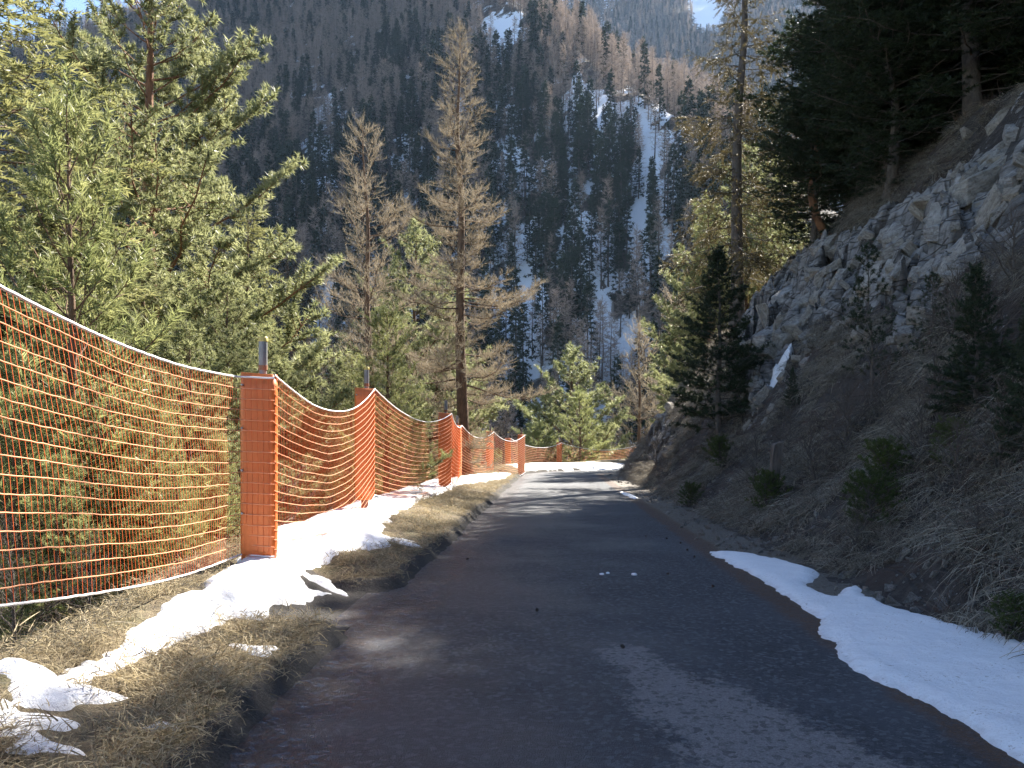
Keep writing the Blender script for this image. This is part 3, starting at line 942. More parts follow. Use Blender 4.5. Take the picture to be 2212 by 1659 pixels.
# lower storey behind the net
low = [(60, 9.0, 760, 'pine_mid', "leafy pine low behind the net at the left edge"),
       (235, 9.5, 830, 'pine_mid', "bushy pine behind the middle of the nearest net panel"),
       (420, 11.0, 720, 'pine_mid', "pine crowding behind the net left of the nearest post"),
       (300, 13.5, 560, 'pine_mid', "medium pine under the tall pine's lower boughs"),
       (90, 14.0, 430, 'pine_mid', "pine behind the young pine with the upright leader"),
       (500, 14.5, 620, 'pine_mid', "pine filling the gap behind the nearest orange post"),
       (620, 16.0, 800, 'pine_mid', "low dark pine behind the sagging second net panel"),
       (700, 20.0, 850, 'bare_tree', "thicket of bare twigs behind the second net panel"),
       (560, 11.5, 980, 'bare_shrub', "bare bush right behind the nearest orange post"),
       (880, 24.0, 880, 'bare_tree', "brown bare thicket behind the third net panel"),
       (760, 22.0, 770, 'spruce', "small spruce left of the bushy bright young pine"),
       (20, 6.3, 1120, 'bare_tree', "bare brushwood under the net at the left edge"),
       (210, 7.2, 1150, 'bare_tree', "grey brushwood below the nearest net panel"),
       (380, 8.2, 1020, 'pine_young', "green pine sapling low behind the nearest net panel"),
       (130, 7.6, 1010, 'pine_young', "green pine sapling at the foot of the net by the left edge"),
       (940, 40.0, 700, 'pine_mid', "green pine behind the lower trunk of the tall golden larch"),
       (330, 8.6, 900, 'pine_young', "bright pine sapling just behind the net's lower middle"),
       (470, 9.6, 960, 'pine_young', "bright pine sapling close behind the nearest post"),
       (40, 8.0, 880, 'pine_young', "bright pine sapling behind the net at the far left"),
       (180, 16.5, 600, 'pine_mid', "pine deep behind the young pine's foot"),
       (440, 18.5, 600, 'pine_mid', "pine right of the tall pine's trunk, half hidden"),
       (585, 26.0, 720, 'pine_mid', "pine left of the bare grey broadleaf tree"),
       (720, 28.0, 790, 'pine_mid', "low pine beneath the shorter bare larch"),
       (870, 30.0, 800, 'pine_mid', "low pine between the larch trunks behind the net"),
       (1085, 46.0, 870, 'bare_tree', "brown bare shrub behind the far net panels")]
for i, (px, d, row, p, lab) in enumerate(low):
    tree_px(p, px, d, row, lab, name={'bare_tree': 'bare_tree', 'bare_shrub': 'bare_shrub', 'spruce': 'spruce_tree'}.get(p, 'pine_tree'),
            rz=i * 1.7, cat="shrub" if p == 'bare_shrub' else "tree", width=1.15)

# ------------------------------------------------------------------ trees on the hillside
def hill_px(proto, px, row, top_row, label, dx=0, **kw):
    """foot at the pixel, on the hill surface"""
    h = hit(px, row, hill_z)
    top = CAM_H - (top_row - 829.5) / F * h[1]
    return plant(PR[proto], (h[0], h[1], h[2] - .08), top - h[2], label, **kw)

def hill_xy(proto, x, y, height, label, **kw):
    return plant(PR[proto], (x, y, float(hill_z(x, y)) - .1), height, label, **kw)

hill_px('dark_spruce', 1552, 945, 545, "dark green conifer at the foot of the rocks beside the lane", name="spruce_tree", rz=.6, width=1.25)
hill_px('thin_pine', 1882, 880, 525, "thin sparse pine with pale stem in front of the rocks", name="pine_tree", rz=.3)
hill_px('dark_spruce', 2105, 900, 570, "dark bushy conifer on the bank near the right edge", name="spruce_tree", rz=1.9, width=1.1)
hill_px('thin_pine', 2010, 800, 585, "small dark pine below the pale slabs at the right", name="pine_tree", rz=2.9, width=1.3)
hill_px('dark_spruce', 1712, 880, 790, "tiny green conifer beneath the snow patch on the rocks", name="spruce_tree", rz=.9, width=.9)
hill_px('dark_spruce', 2230, 1000, 640, "dark conifer cut by the right edge above the snow strip", name="spruce_tree", rz=.2)

hill_xy('spruce_sparse', 9.7, 34.6, 21, "tall sparse spruce with dead lower branches and long bare trunk", name="spruce_tree", rz=.5)
big = [(13.4, 29.2, 10.5, 1.0, "dark pine rising right behind the tall sparse spruce"),
       (13.2, 26.4, 9.5, 2.2, "broad dark pine above the pine with the bent stem"),
       (15.0, 28.8, 11, 0.2, "dark pine in the second row above the rocks"),
       (14.9, 26.0, 9.5, 3.3, "dark pine with grey trunk in the middle of the wood"),
       (11.7, 25.0, 6.5, 5.1, "lower dark pine leaning over the bank"),
       (17.6, 28.4, 11, 4.1, "tall dark pine at the back of the wood above the slabs"),
       (16.6, 25.4, 9.5, 2.7, "dark pine above the pale slabs near the right edge"),
       (13.9, 32.8, 10, 0.9, "shorter dark pine beside the tall sparse spruce trunk"),
       (18.6, 31.0, 12, 1.6, "dark pine far back in the wood, top out of sight"),
       (15.8, 31.2, 11.5, 5.6, "dark pine filling the wood left of centre"),
       (10.3, 27.6, 5, 4.4, "small dark pine at the lip of the bank below the wood"),
       (14.0, 24.0, 7.5, 1.4, "low spreading dark pine hanging over the slabs"),
       (11.6, 26.9, 6.0, 3.7, "low dark pine hanging over the rock face"),
       (12.6, 21.8, 10.5, 0.6, "dark pine over the slabs in the top right corner"),
       (15.2, 22.6, 10, 3.0, "dark pine behind the corner pine at the top right"),
       (13.6, 18.6, 9.5, 1.9, "dark pine added out of view above the right edge to shade the lane"),  # added off frame to keep the near lane in shade
       (11.0, 23.4, 7.0, 4.9, "slim dark pine on the bank top right of the leaning one"),
       (11.8, 15.6, 7.0, 2.6, "dark pine added out of view beyond the right edge as a shade caster")]  # another off-frame tree added to cast shade, height set by the lit verge
for x, y, h, rz, lab in big:
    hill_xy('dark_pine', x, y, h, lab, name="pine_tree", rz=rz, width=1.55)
more = [(21, 29.5, 12), (23, 31.5, 12), (18, 33.5, 12), (21, 35, 12), (20, 25, 11), (16.0, 32.4, 11), (24, 27, 12)]
for i, (x, y, h) in enumerate(more):
    hill_xy('dark_pine', x, y, h, "dark pine deep in the wood above the bank", name="pine_tree", rz=i * 1.3, width=1.2, group="pines deep in the wood above the bank")
hill_xy('bare_tree', 12.4, 17.6, 11, "bare tree with pale stem at the top right corner", name="bare_tree", rz=.3)
hill_xy('bare_tree', 13.6, 19.3, 12, "bare dark tree behind the pale stem in the top right corner", name="bare_tree", rz=1.9)
hill_xy('bare_tree', 16.5, 15.0, 9, "bare tree above the bank near the right edge", name="bare_tree", rz=2.4)
# the pine whose brown stem bends out of the bank
h = hit(1792, 512, hill_z)
bp = np.array([at(px_, row_, h[1] + dy_) for px_, row_, dy_ in ((1800, 530, .1), (1786, 508, 0), (1769, 484, -.1), (1758, 452, -.1), (1753, 415, 0), (1757, 375, .1), (1764, 330, .2), (1767, 270, .3))]) - h
V_, F_ = tubes(bp[None], np.array([[.20, .17, .15, .14, .13, .12, .10, .05]]), 10)
e = empty("pine_tree", tuple(h))
link("trunk", mesh_np("bent_trunk", V_, F_, M['bark_red'], True), e)
cr = link("crown", PR['thin_pine'].crown, e)
cr.location = tuple(bp[4] + np.array([0, 0, -.6])); cr.scale = (1.7, 1.7, 1.0)
tag(e, "pine whose brown lower stem bends out of the bank beneath the dark wood", "tree")
# sunlit spruces beyond the nose of the hill
tree_px('spruce', 1530, 47.0, 430, "sunlit yellow spruce beyond the nose of the bank", name="spruce_tree", rz=.4)
tree_px('pine_mid', 1625, 50.0, 330, "sunlit yellow pine glowing behind the tall sparse spruce", name="pine_tree", rz=1.4)
tree_px('spruce', 1690, 53.0, 330, "sunlit spruce between the sparse spruce and the dark wood", name="spruce_tree", rz=2.4)
tree_px('pine_mid', 1545, 52.0, 470, "lower sunlit pine left of the tall sparse spruce", name="pine_tree", rz=3.4)

# low growth on the bank
jun = [(1490, 1095, 55, "round green juniper at the edge of the lane"), (1650, 1110, 95, "dark green juniper under the weathered wooden stake"),
       (1880, 1145, 130, "tall mossy green juniper in the middle of the bank"),
       (1925, 1065, 120, "dark juniper behind the mossy green one"), (1560, 1010, 70, "small dark juniper below the roadside conifer"),
       (2190, 1370, 100, "dark juniper touching the snow at the right edge"),
       (2050, 1010, 110, "dark juniper beneath the bushy conifer at the right")]
for i, (px, row, hp, lab) in enumerate(jun):
    h = hit(px, row, hill_z)
    plant(PR['juniper'], (h[0], h[1], h[2] - .04), max(.22, .75 * hp / F * h[1]), lab, cat="shrub", name="juniper_bush", rz=i * 1.1, width=1.1, crown_name="crown")
bsh = [(1625, 1060, 130), (1760, 1060, 150), (1830, 1000, 170), (1980, 1030, 170), (2080, 1090, 170), (2160, 1050, 220), (1905, 930, 150), (2030, 930, 160), (1420, 1010, 90), (1700, 990, 110),
       (2150, 800, 200), (2060, 760, 170), (2180, 640, 180), (2120, 1200, 110), (1850, 1190, 90)]
bl = ["left of the weathered stake", "right of the weathered stake", "in the middle of the bank", "behind the mossy juniper", "above the hump of grey grass", "at the right edge under the conifer",
      "below the thin pale-stemmed pine", "between thin pine and bushy conifer", "at the nose of the bank", "below the rock blocks", "beside the dark conifers at the right", "left of the right-hand conifers",
      "over the pale slabs at the right edge", "on the hump of grey grass", "above the snow strip in the middle"]
for i, ((px, row, hp), lab) in enumerate(zip(bsh, bl)):
    h = hit(px, row, hill_z)
    plant(PR['bare_shrub'], (h[0], h[1], h[2] - .03), hp / F * h[1], "bare twiggy shrub " + lab, cat="shrub", name="bare_shrub", rz=i * 2.1, width=1.2, crown_name="twigs")

# ------------------------------------------------------------------ rocks (pieces of the hillside)
def rock_mesh(seed):
    rng = np.random.default_rng(seed)
    bm = bmesh.new()
    for sx in (-1, 1):
        for sy in (-1, 1):
            for sz in (-1, 1):
                p = np.array([sx, sy * .75, sz * .5]) * rng.uniform(.62, 1.08, 3)
                p[0] += .35 * p[2]
                bm.verts.new(p)
    for i in range(5):
        p = norm(rng.normal(size=3)) * np.array([1.0, .8, .62])
        bm.verts.new(p)
    r = bmesh.ops.convex_hull(bm, input=bm.verts)
    bmesh.ops.delete(bm, geom=[g for g in r["geom_interior"] if isinstance(g, bmesh.types.BMVert)], context='VERTS')
    bmesh.ops.dissolve_limit(bm, angle_limit=.2, verts=bm.verts, edges=bm.edges)
    bmesh.ops.bevel(bm, geom=list(bm.edges), offset=.03, segments=1, affect='EDGES')
    bmesh.ops.triangulate(bm, faces=bm.faces)
    me = bpy.data.meshes.new("rock_block")
    bm.to_mesh(me); bm.free()
    me.materials.append(M['rock'])
    return me

def rock_mat():
    m, t, b = new_mat("pale_rock")
    v = pos_node(t)
    oi = N(t, "ShaderNodeObjectInfo")
    st = noise_node(t, 1.6, 6, .7, pos_node(t, (1, 1, 4), (.2, .3, 0)))
    c = ramp(t, st, [(.28, (.07, .06, .052)), (.45, (.19, .18, .17)), (.62, (.33, .32, .305)), (.8, (.31, .24, .14))])
    c = mixc(t, mth(t, 'MULTIPLY', oi.outputs["Random"], .35), c, (.36, .28, .17))
    c = mixc(t, mth(t, 'MULTIPLY', sm(t, noise_node(t, 3.5, 5, .7, v), .5, .62), .6), c, (.10, .085, .07))
    t.links.new(c, b.inputs["Base Color"])
    b.inputs["Roughness"].default_value = .9
    bump(t, b, mth(t, 'ADD', st, mth(t, 'MULTIPLY', noise_node(t, 7, 5, .7, v), .6)), .8, .12)
    return m
M['rock'] = rock_mat()
RK = [rock_mesh(100 + k) for k in range(9)]
rng = np.random.default_rng(77)
rocks = [  # px, row, half width px, squash
    (1735, 665, 44, .95), (1745, 722, 40, .8), (1690, 745, 50, .55), (1655, 770, 44, .5), (1785, 640, 30, .8), (1810, 600, 34, .7), (1720, 600, 30, .6), (1650, 690, 60, .5), (1640, 800, 30, .5),
    (1930, 505, 46, .7), (1935, 590, 50, .55), (1975, 600, 36, .6), (1860, 640, 36, .7), (1800, 555, 36, .5), (1760, 545, 26, .5), (1955, 735, 48, .6), (1975, 690, 36, .5),
    (2020, 500, 50, .6), (2080, 540, 56, .5), (2120, 480, 60, .5), (2000, 440, 46, .5), (2080, 420, 60, .45), (2140, 360, 64, .5), (2190, 300, 60, .5), (2170, 420, 50, .5), (2060, 590, 40, .5),
    (1900, 560, 36, .6), (1850, 570, 28, .6), (1635, 880, 24, .8), (1615, 920, 26, .9), (1630, 945, 22, .6), (1690, 820, 30, .5), (1660, 850, 26, .6), (1610, 850, 30, .8), (1740, 780, 30, .5),
    (1400, 930, 22, .9), (1425, 905, 24, .9), (1420, 960, 24, .8), (1390, 985, 20, .7), (1440, 985, 26, .6), (1445, 880, 18, .9), (1830, 700, 28, .6), (1880, 720, 26, .5), (2190, 520, 40, .5),
    (2100, 400, 90, .4), (2030, 470, 80, .4), (2170, 330, 80, .45), (2150, 450, 80, .4), (1960, 560, 70, .45), (1880, 600, 60, .5), (1700, 640, 70, .6), (1660, 720, 70, .55), (1720, 710, 60, .7), (1780, 590, 60, .5), (1640, 860, 40, .8), (1980, 700, 60, .45),
    (1838, 1115, 22, .7), (1545, 1180, 14, .5), (1500, 1165, 12, .5), (1590, 1205, 11, .5), (1440, 1110, 10, .5), (1470, 1140, 9, .5), (1790, 1222, 14, .6), (1745, 1235, 10, .7), (2010, 1190, 12, .5), (2080, 1120, 10, .5), (1580, 1160, 10, .5)]
k_ = 0
for i, (px, row, hw, sq) in enumerate(rocks):
    for j in range(3 if hw > 25 else 1):
        qx = px + (rng.normal() * hw * .9 if j else 0); qr = row + (rng.normal() * hw * .6 if j else 0)
        h = hit(qx, qr, hill_z)
        w = hw / F * h[1] * (.62 if j == 0 else rng.uniform(.25, .55))
        o = link("rock_block", RK[k_ % 9], HILL); k_ += 1
        o.location = (h[0] + .3 * w, h[1] + .15 * w, h[2] - .15 * w * sq)
        o.scale = (w, w * rng.uniform(.9, 1.3), w * (.35 + sq * .9) * rng.uniform(.9, 1.4))
        o.rotation_euler = (rng.normal() * .18, -.75 + rng.normal() * .2, rng.normal() * .45 + (math.pi if rng.random() < .4 else 0))

# ------------------------------------------------------------------ snow lying by the road
def snow_mat(name, dirt=.3):
    m, t, b = new_mat(name)
    v = pos_node(t)
    f = noise_node(t, 5, 5, .65, v)
    c = ramp(t, f, [(.3, (.78, .79, .82)), (.6, (.86, .87, .89))])
    edge = attr(t, "edge")
    dn = mth(t, 'ADD', edge, mth(t, 'MULTIPLY', mth(t, 'SUBTRACT', noise_node(t, 9, 5, .7, v), .5), .25))
    c = mixc(t, mth(t, 'MULTIPLY', sm(t, dn, .07, -.02), dirt), c, (.36, .31, .29))
    sp = mth(t, 'MULTIPLY', sm(t, noise_node(t, 40, 3, .7, v), .60, .67), sm(t, noise_node(t, 2.5, 3, .6, v), .42, .6))
    c = mixc(t, mth(t, 'MULTIPLY', sp, .7), c, (.20, .14, .09))
    t.links.new(c, b.inputs["Base Color"])
    b.inputs["Roughness"].default_value = .55
    b.inputs["Subsurface Weight"].default_value = 0.0
    bump(t, b, mth(t, 'ADD', f, noise_node(t, 16, 6, .75, v)), .8, .045)
    return m
M['snow'] = snow_mat("snow")

def make_snow(name, poly, gfn, thick, step, label, rag=.16, seed=0, ramp_w=.16, lump=.04, grow=0.0):
    P = np.array(poly)
    lo = P.min(0) - .3; hi = P.max(0) + .3
    xs = np.arange(lo[0], hi[0], step); ys = np.arange(lo[1], hi[1], step)
    X, Y = np.meshgrid(xs, ys, indexing='ij')
    s = grow + poly_sdf(X, Y, P) + rag * (fbm(X * 2.5, Y * 2.5, 4, seed + 3)) * 1.6 + .05 * fbm(X * 14, Y * 14, 2, seed + 9)
    h = thick * np.sqrt(sstep(0, ramp_w, s) * .5 + .5 * sstep(0, ramp_w * 5, s)) * (1 + .5 * fbm(X * 1.5, Y * 1.5, 3, seed + 5))
    lum = lump * fbm(X * 5, Y * 5, 3, seed + 6) + lump * 1.5 * fbm(X * 1.7, Y * 1.7, 2, seed + 7)
    Z = gfn(X, Y) + np.where(s > 0, h + lum * sstep(0, .2, s) + .004, np.maximum(s, -.05) * .8)
    V = np.stack([X, Y, Z], -1).reshape(-1, 3)
    f = grid_faces(len(xs), len(ys), (s > 0).ravel())
    V, f, a = compact(V, f, {"edge": s.ravel()})
    o = link(name, mesh_np(name, V, f, M['snow'], True, a))
    return tag(o, label, "snow", kind="stuff")

def road_or(x, y):
    u = lat(x, y)
    return np.where(u > -1.86, zr(y), verge_z(x, y))

lp = [(-40, 1545), (90, 1478), (330, 1345), (465, 1250), (520, 1215), (560, 1180), (640, 1120), (800, 1072), (950, 1040), (1060, 1024), (1105, 1022), (1090, 1034), (1000, 1046), (925, 1075), (860, 1105), (815, 1150),
      (840, 1180), (735, 1195), (640, 1240), (665, 1272), (745, 1285), (640, 1312), (500, 1335), (330, 1420), (150, 1482), (30, 1530)]
make_snow("snow", [hit(a, b, verge_z)[:2] for a, b in lp], road_or, .085, .04, "bright snow bank along the foot of the orange net", seed=1, rag=.15, lump=.06, grow=.0)
for i, (px, row, w, hgt, lab) in enumerate([(30, 1560, .16, .05, "thin snow remnant at the left edge of the grass"), (90, 1615, .10, .04, "small snow scrap in the near grass"), (350, 1575, .07, .025, "thin snow scrap in the middle of the near grass"),
                                       (700, 1265, .15, .05, "small snow lump by the kerb end"), (860, 1170, .22, .05, "ragged snow scrap on the grass past the nearest post"), (555, 1405, .10, .03, "snow crumb at the tip of the grass mound"), (120, 1500, .20, .05, "snow tongue trailing from the bank near the left edge")]):
    c = hit(px, row, verge_z)
    a = np.linspace(0, 2 * math.pi, 12, endpoint=False)
    rr = w * (1 + .35 * np.sin(a * 3 + i))
    make_snow("snow", np.stack([c[0] + 1.5 * rr * np.cos(a), c[1] + rr * np.sin(a)], 1), road_or, hgt, .03, lab, seed=20 + i, rag=.08, lump=.02, ramp_w=.08)
def right_g(x, y):
    u = lat(x, y)
    return np.where(u > 2.5, np.maximum(hill_z(x, y), zr(y)), zr(y))
rp = [(1518, 1190), (1600, 1228), (1700, 1288), (1760, 1338), (1802, 1400), (1840, 1440), (1960, 1498), (2080, 1565), (2212, 1648)]
rq = [(2212, 1385), (2130, 1368), (2000, 1336), (1905, 1308), (1850, 1268), (1815, 1275), (1800, 1292), (1745, 1268), (1772, 1240), (1700, 1214), (1600, 1196)]
pl = [hit(a, b)[:2] for a, b in rp] + [np.array([2.35, 2.2]), np.array([2.3, .5]), np.array([3.3, .5]), np.array([3.45, 4.2])] + [hit(a, b, right_g)[:2] for a, b in rq]
make_snow("snow", pl, right_g, .06, .035, "bluish shaded snow strip along the right edge of the lane", seed=3, rag=.11, lump=.02)
fp = [hit(a, b)[:2] for a, b in [(1335, 1060), (1358, 1066), (1380, 1076), (1370, 1079), (1345, 1068)]]
make_snow("snow", fp, right_g, .05, .05, "small snow strip at the foot of the bank near the bend", seed=5, rag=.1)
def far_g(x, y): return np.maximum(ground(x, y), zr(y))
fq = [np.array(p) for p in [(-.6, 43.5), (1.4, 46.5), (4.5, 48.6), (8, 49.6), (10.0, 50.2), (10, 48.8), (6.5, 47.8), (3.6, 46.3), (1.6, 43.8), (.6, 41)]]
make_snow("snow", fq, far_g, .07, .09, "snow rim round the outside of the bend", seed=6, rag=.3)
h = hit(1685, 800, hill_z)
a = np.linspace(0, 2 * math.pi, 14, endpoint=False)
make_snow("snow", np.stack([h[0] + .34 * np.cos(a) * (1 + .3 * np.sin(2 * a)), h[1] + .30 * np.sin(a)], 1), hill_z, .10, .03, "white snow patch lodged on the rocks above the bank", seed=8, rag=.12)
# snow far beyond the bend, seen through the net
fs = [np.array(p) for p in [(1.2, 55), (4.5, 54), (6.5, 57), (5, 62), (2, 62)]]
make_snow("snow", fs, ravine_z, .2, .2, "shaded snow field below the bend behind the net", seed=9, rag=.8)

# ------------------------------------------------------------------ orange posts and nets
def mat_pad():
    m, t, b = new_mat("orange_pad")
    f = noise_node(t, 5, 4, .6, pos_node(t, (6, 6, .25)))
    g = noise_node(t, 3, 4, .6, pos_node(t))
    c = ramp(t, f, [(.3, (.56, .130, .026)), (.7, (.66, .175, .040))])
    c = mixc(t, mth(t, 'MULTIPLY', sm(t, g, .5, .7), .35), c, (.48, .115, .03))
    t.links.new(c, b.inputs["Base Color"])
    b.inputs["Roughness"].default_value = .5
    bump(t, b, f, .25, .006)
    return m
M['pad'] = mat_pad()
M['steel'] = mat_plain("grey_steel", (.20, .205, .21), .5, .15)
M['bolt'] = mat_plain("bolt_zinc", (.45, .45, .46), .4, .8)
M['yellow'] = mat_plain("yellow_cap", (.50, .38, .10), .5)
M['rust'] = mat_plain("rusty_steel", (.22, .12, .07), .7, .2, .3, 20)
M['cord'] = mat_leaf("orange_cord", (.70, .13, .035), (.78, .17, .05), .25, .55)
M['cord_lit_tint'] = mat_leaf("orange_cord_lit_tint", (.90, .46, .26), (.94, .56, .34), .35, .5)  # horizontal cords: their overexposed sunlit paleness is put into the base colour
M['rope'] = mat_plain("white_rope", (.80, .77, .76), .8, 0, .08, 30)

PW, PD, PH = .335, .17, 1.85
def pad_mesh():
    bm = bmesh.new()
    nz = 10
    prof = []
    r = .045
    for cx, cy, a0 in ((PW / 2 - r, PD / 2 - r, 0), (-PW / 2 + r, PD / 2 - r, 90), (-PW / 2 + r, -PD / 2 + r, 180), (PW / 2 - r, -PD / 2 + r, 270)):
        for k in range(4):
            a = math.radians(a0 + k * 30)
            prof.append((cx + r * math.cos(a), cy + r * math.sin(a)))
    rings = []
    for i in range(nz + 1):
        t = i / nz
        z = PH * t
        w = 1 - .06 * (1 - sstep(0, .14, t)) - .025 * sstep(.96, 1, t)
        dz = -.0
        ring = []
        for (x, y) in prof:
            zz = z
            if i == 0:
                zz = .05 * abs(x / (PW / 2)) ** 2 - (.03 if y < 0 else 0)
            if i == nz:
                zz = z - .012 * (x / (PW / 2))
            ring.append(bm.verts.new((x * w, y * (w + .02 * math.sin(t * 9)), zz)))
        rings.append(ring)
    k = len(prof)
    for i in range(nz):
        for j in range(k):
            bm.faces.new((rings[i][j], rings[i][(j + 1) % k], rings[i + 1][(j + 1) % k], rings[i + 1][j]))
    bm.faces.new(rings[-1]); bm.faces.new(rings[0][::-1])
    me = bpy.data.meshes.new("pad"); bm.to_mesh(me); bm.free()
    me.materials.append(M['pad'])
    for p in me.polygons: p.use_smooth = len(p.vertices) == 4
    return me

def lathe(name, prof, k, mat):
    a = np.linspace(0, 2 * math.pi, k, endpoint=False)
    P = np.array(prof)
    V = np.stack([P[:, None, 0] * np.cos(a), P[:, None, 0] * np.sin(a), np.repeat(P[:, 1:2], k, 1)], -1).reshape(-1, 3)
    idx = np.arange(len(P) * k).reshape(len(P), k)
    f = np.stack([idx[:-1], np.roll(idx[:-1], -1, 1), np.roll(idx[1:], -1, 1), idx[1:]], -1).reshape(-1, 4)
    me = mesh_np(name, V, f, mat, True)
    flat = np.repeat([abs(P[i, 1] - P[i + 1, 1]) < .012 for i in range(len(P) - 1)], k)
    me.polygons.foreach_set('use_smooth', ~flat)
    me.set_sharp_from_angle(angle=.6)
    return me

ME_PAD = pad_mesh()
ME_PIPE = lathe("pipe", [(.0, 0), (.036, 0), (.036, .10), (.042, .10), (.042, .34), (.0, .34)], 14, M['steel'])
ME_COLLAR = lathe("collar", [(.0, 0), (.044, 0), (.044, .045), (.036, .05), (0, .05)], 14, M['rust'])
ME_CAP = lathe("cap", [(.0, -.005), (.047, -.005), (.047, .030), (.040, .040), (0, .042)], 14, M['yellow'])
ME_BOLT = lathe("bolt", [(.0, .022), (.008, .020), (.013, .010), (.013, 0), (0, 0)], 10, M['bolt'])

posts = [  # px centre, distance, base row, yaw, capped, label
    (-330, 3.4, None, .30, True, "orange padded post left of the picture holding the nearest net"),
    (560, 7.73, 1222, .10, True, "nearest and largest orange padded post standing in the snow"),
    (788, 13.4, 1078, .24, True, "second orange padded post with yellow-capped pipe"),
    (961, 20.6, 1048, .22, False, "third orange padded post at the top of the snow bank"),
    (986, 27.5, 1035, .30, False, "fourth orange padded post tucked behind the third"),
    (1058, 34.9, 1024, .15, False, "fifth orange padded post in the row, left of the paired ones"),
    (1097, 44.0, 1020, .10, True, "orange padded post showing through the net of the row's far end"),
    (1126, 38.2, 1023, .40, False, "orange padded post at the lane's far left edge before the bend"),
    (1208, 51.5, 1018, -.05, False, "last orange padded post facing the lane across the bend")]
PX = []
for px, d, row, yaw, cap, lab in posts:
    x = (px - 1106) / F * d
    if row is None:
        x = -2.62; d = 2.1
        z = float(verge_z(x, d)) + .22
    else:
        z = CAM_H - (row - 829.5) / F * d
    e = empty("safety_post", (x, d, z), yaw)
    e.rotation_euler = (0, 0, yaw)
    link("pad", ME_PAD, e)
    # wooden core reaching into the ground
    core = bpy.data.meshes.new("core"); bm = bmesh.new()
    bmesh.ops.create_cone(bm, segments=12, radius1=.06, radius2=.06, depth=1.2, cap_ends=True)
    bmesh.ops.translate(bm, verts=bm.verts, vec=(0, 0, -.45)); bm.to_mesh(core); bm.free(); core.materials.append(M['bark_grey'])
    link("core", core, e)
    pi = link("pipe", ME_PIPE, e); pi.location = (.03, .03, PH - .02)
    co = link("collar", ME_COLLAR, pi); co.location = (0, 0, .055)
    if cap:
        c_ = link("cap", ME_CAP, pi); c_.location = (0, 0, .335)
    for zz in (.52, .93, 1.33, 1.74):
        b_ = link("bolt", ME_BOLT, e); b_.location = (-PW / 2 + .028, -PD / 2 - .001, zz); b_.rotation_euler = (math.radians(90), 0, 0)
    tag(e, lab, "post", "orange padded posts along the net")
    ca, sa = math.cos(yaw), math.sin(yaw)
    lx, ly = PW / 2 - .005, -PD / 2 - .02
    PX.append(dict(p=np.array([x, d, z]), att=np.array([x + ca * lx - sa * ly, d + sa * lx + ca * ly, z]),
                   left=np.array([x + ca * (-PW / 2) - sa * ly, d + sa * (-PW / 2) + ca * ly, z])))

def net_panel(a, b, label, rows, step, sag, detail, top=(1.84, 1.84), bot=(.08, .08), via=None, cord_r=.0040, shear=0.0, rope_r=.011, seed=0, sag_b=None):
    """net hung from point a to point b (feet of the two posts)"""
    rng = np.random.default_rng(seed)
    L = np.linalg.norm((b - a)[:2])
    n = max(12, int(L / step))
    s = np.linspace(0, 1, n + 1)
    base = a[None] + (b - a)[None] * s[:, None]
    if via is not None:         # lies across the face of the post at b
        Lt = np.linalg.norm((via - a)[:2]); L2 = np.linalg.norm((b - via)[:2])
        k = Lt / (Lt + L2)
        base = np.where((s < k)[:, None], a[None] + (via - a)[None] * (s / k)[:, None], via[None] + (b - via)[None] * ((s - k) / (1 - k))[:, None])
        base[:, 2] = a[2] + (b[2] - a[2]) * s
    sag_b = sag * .75 if sag_b is None else sag_b
    root = empty("safety_net", tuple(a))
    nrm = np.array([(b - a)[1], -(b - a)[0], 0]); nrm = nrm / np.linalg.norm(nrm)
    G = []
    cat_ = 4 * s * (1 - s)
    for j in range(rows + 1):
        t = j / rows
        zt = top[0] + (top[1] - top[0]) * s; zb = bot[0] + (bot[1] - bot[0]) * s
        hgt = zt + (zb - zt) * t - cat_ * (sag + (sag_b - sag) * t)
        p = base.copy()
        p[:, 2] += hgt
        if via is None:
            p += nrm[None] * (.05 * cat_ * math.sin(t * 3.1))[:, None]
        else:
            p += nrm[None] * (.03 * cat_ * np.sin(t * 3.1))[:, None]
        ds = shear * (t - .5) * cat_
        p += (b - a)[None] / L * ds[:, None]
        p[:, 2] += rng.normal(size=n + 1) * .0012 + (.045 * fbm(s * 5 + seed * 3, s * 0 + t * 2.5, 3, 500 + seed) if 0 < j < rows else .02 * fbm(s * 4, s * 0 + seed, 2, 510))
        p += nrm[None] * (.10 * fbm(s * 3 + seed, s * 0 + t * 2, 2, 520 + seed) * cat_)[:, None]
        G.append(p - a)
    G = np.array(G)                       # rows+1, n+1, 3
    def tube_obj(name, paths, r, mat, k=4):
        V, f = tubes(paths, np.full(paths.shape[:2], r), k)
        return link(name, mesh_np(name, V, f, mat, True, {"var": np.random.default_rng(3).random(len(V))}), root)
    tube_obj("top_rope", G[:1], rope_r, M['rope'], 6)
    tube_obj("bottom_rope", G[-1:], rope_r * .8, M['rope'], 6)
    Vt = np.swapaxes(G, 0, 1)
    if detail:
        for j in range(1, rows):
            tube_obj("horizontal_cord", G[j:j + 1], cord_r, M['cord_lit_tint'])
        for i in range(1, n):
            tube_obj("vertical_cord", Vt[i:i + 1], cord_r * (.50 if rows == 17 and seed == 1 else .36), M['cord'], 3)
    else:
        o = tube_obj("horizontal_cord", G[1:-1], cord_r, M['cord_lit_tint'], 3); o["kind"] = "stuff"
        o = tube_obj("vertical_cord", Vt[1:-1], cord_r * (.50 if rows == 17 and seed == 1 else .36), M['cord'], 3); o["kind"] = "stuff"
    tag(root, label, "net", "orange safety nets along the lane")

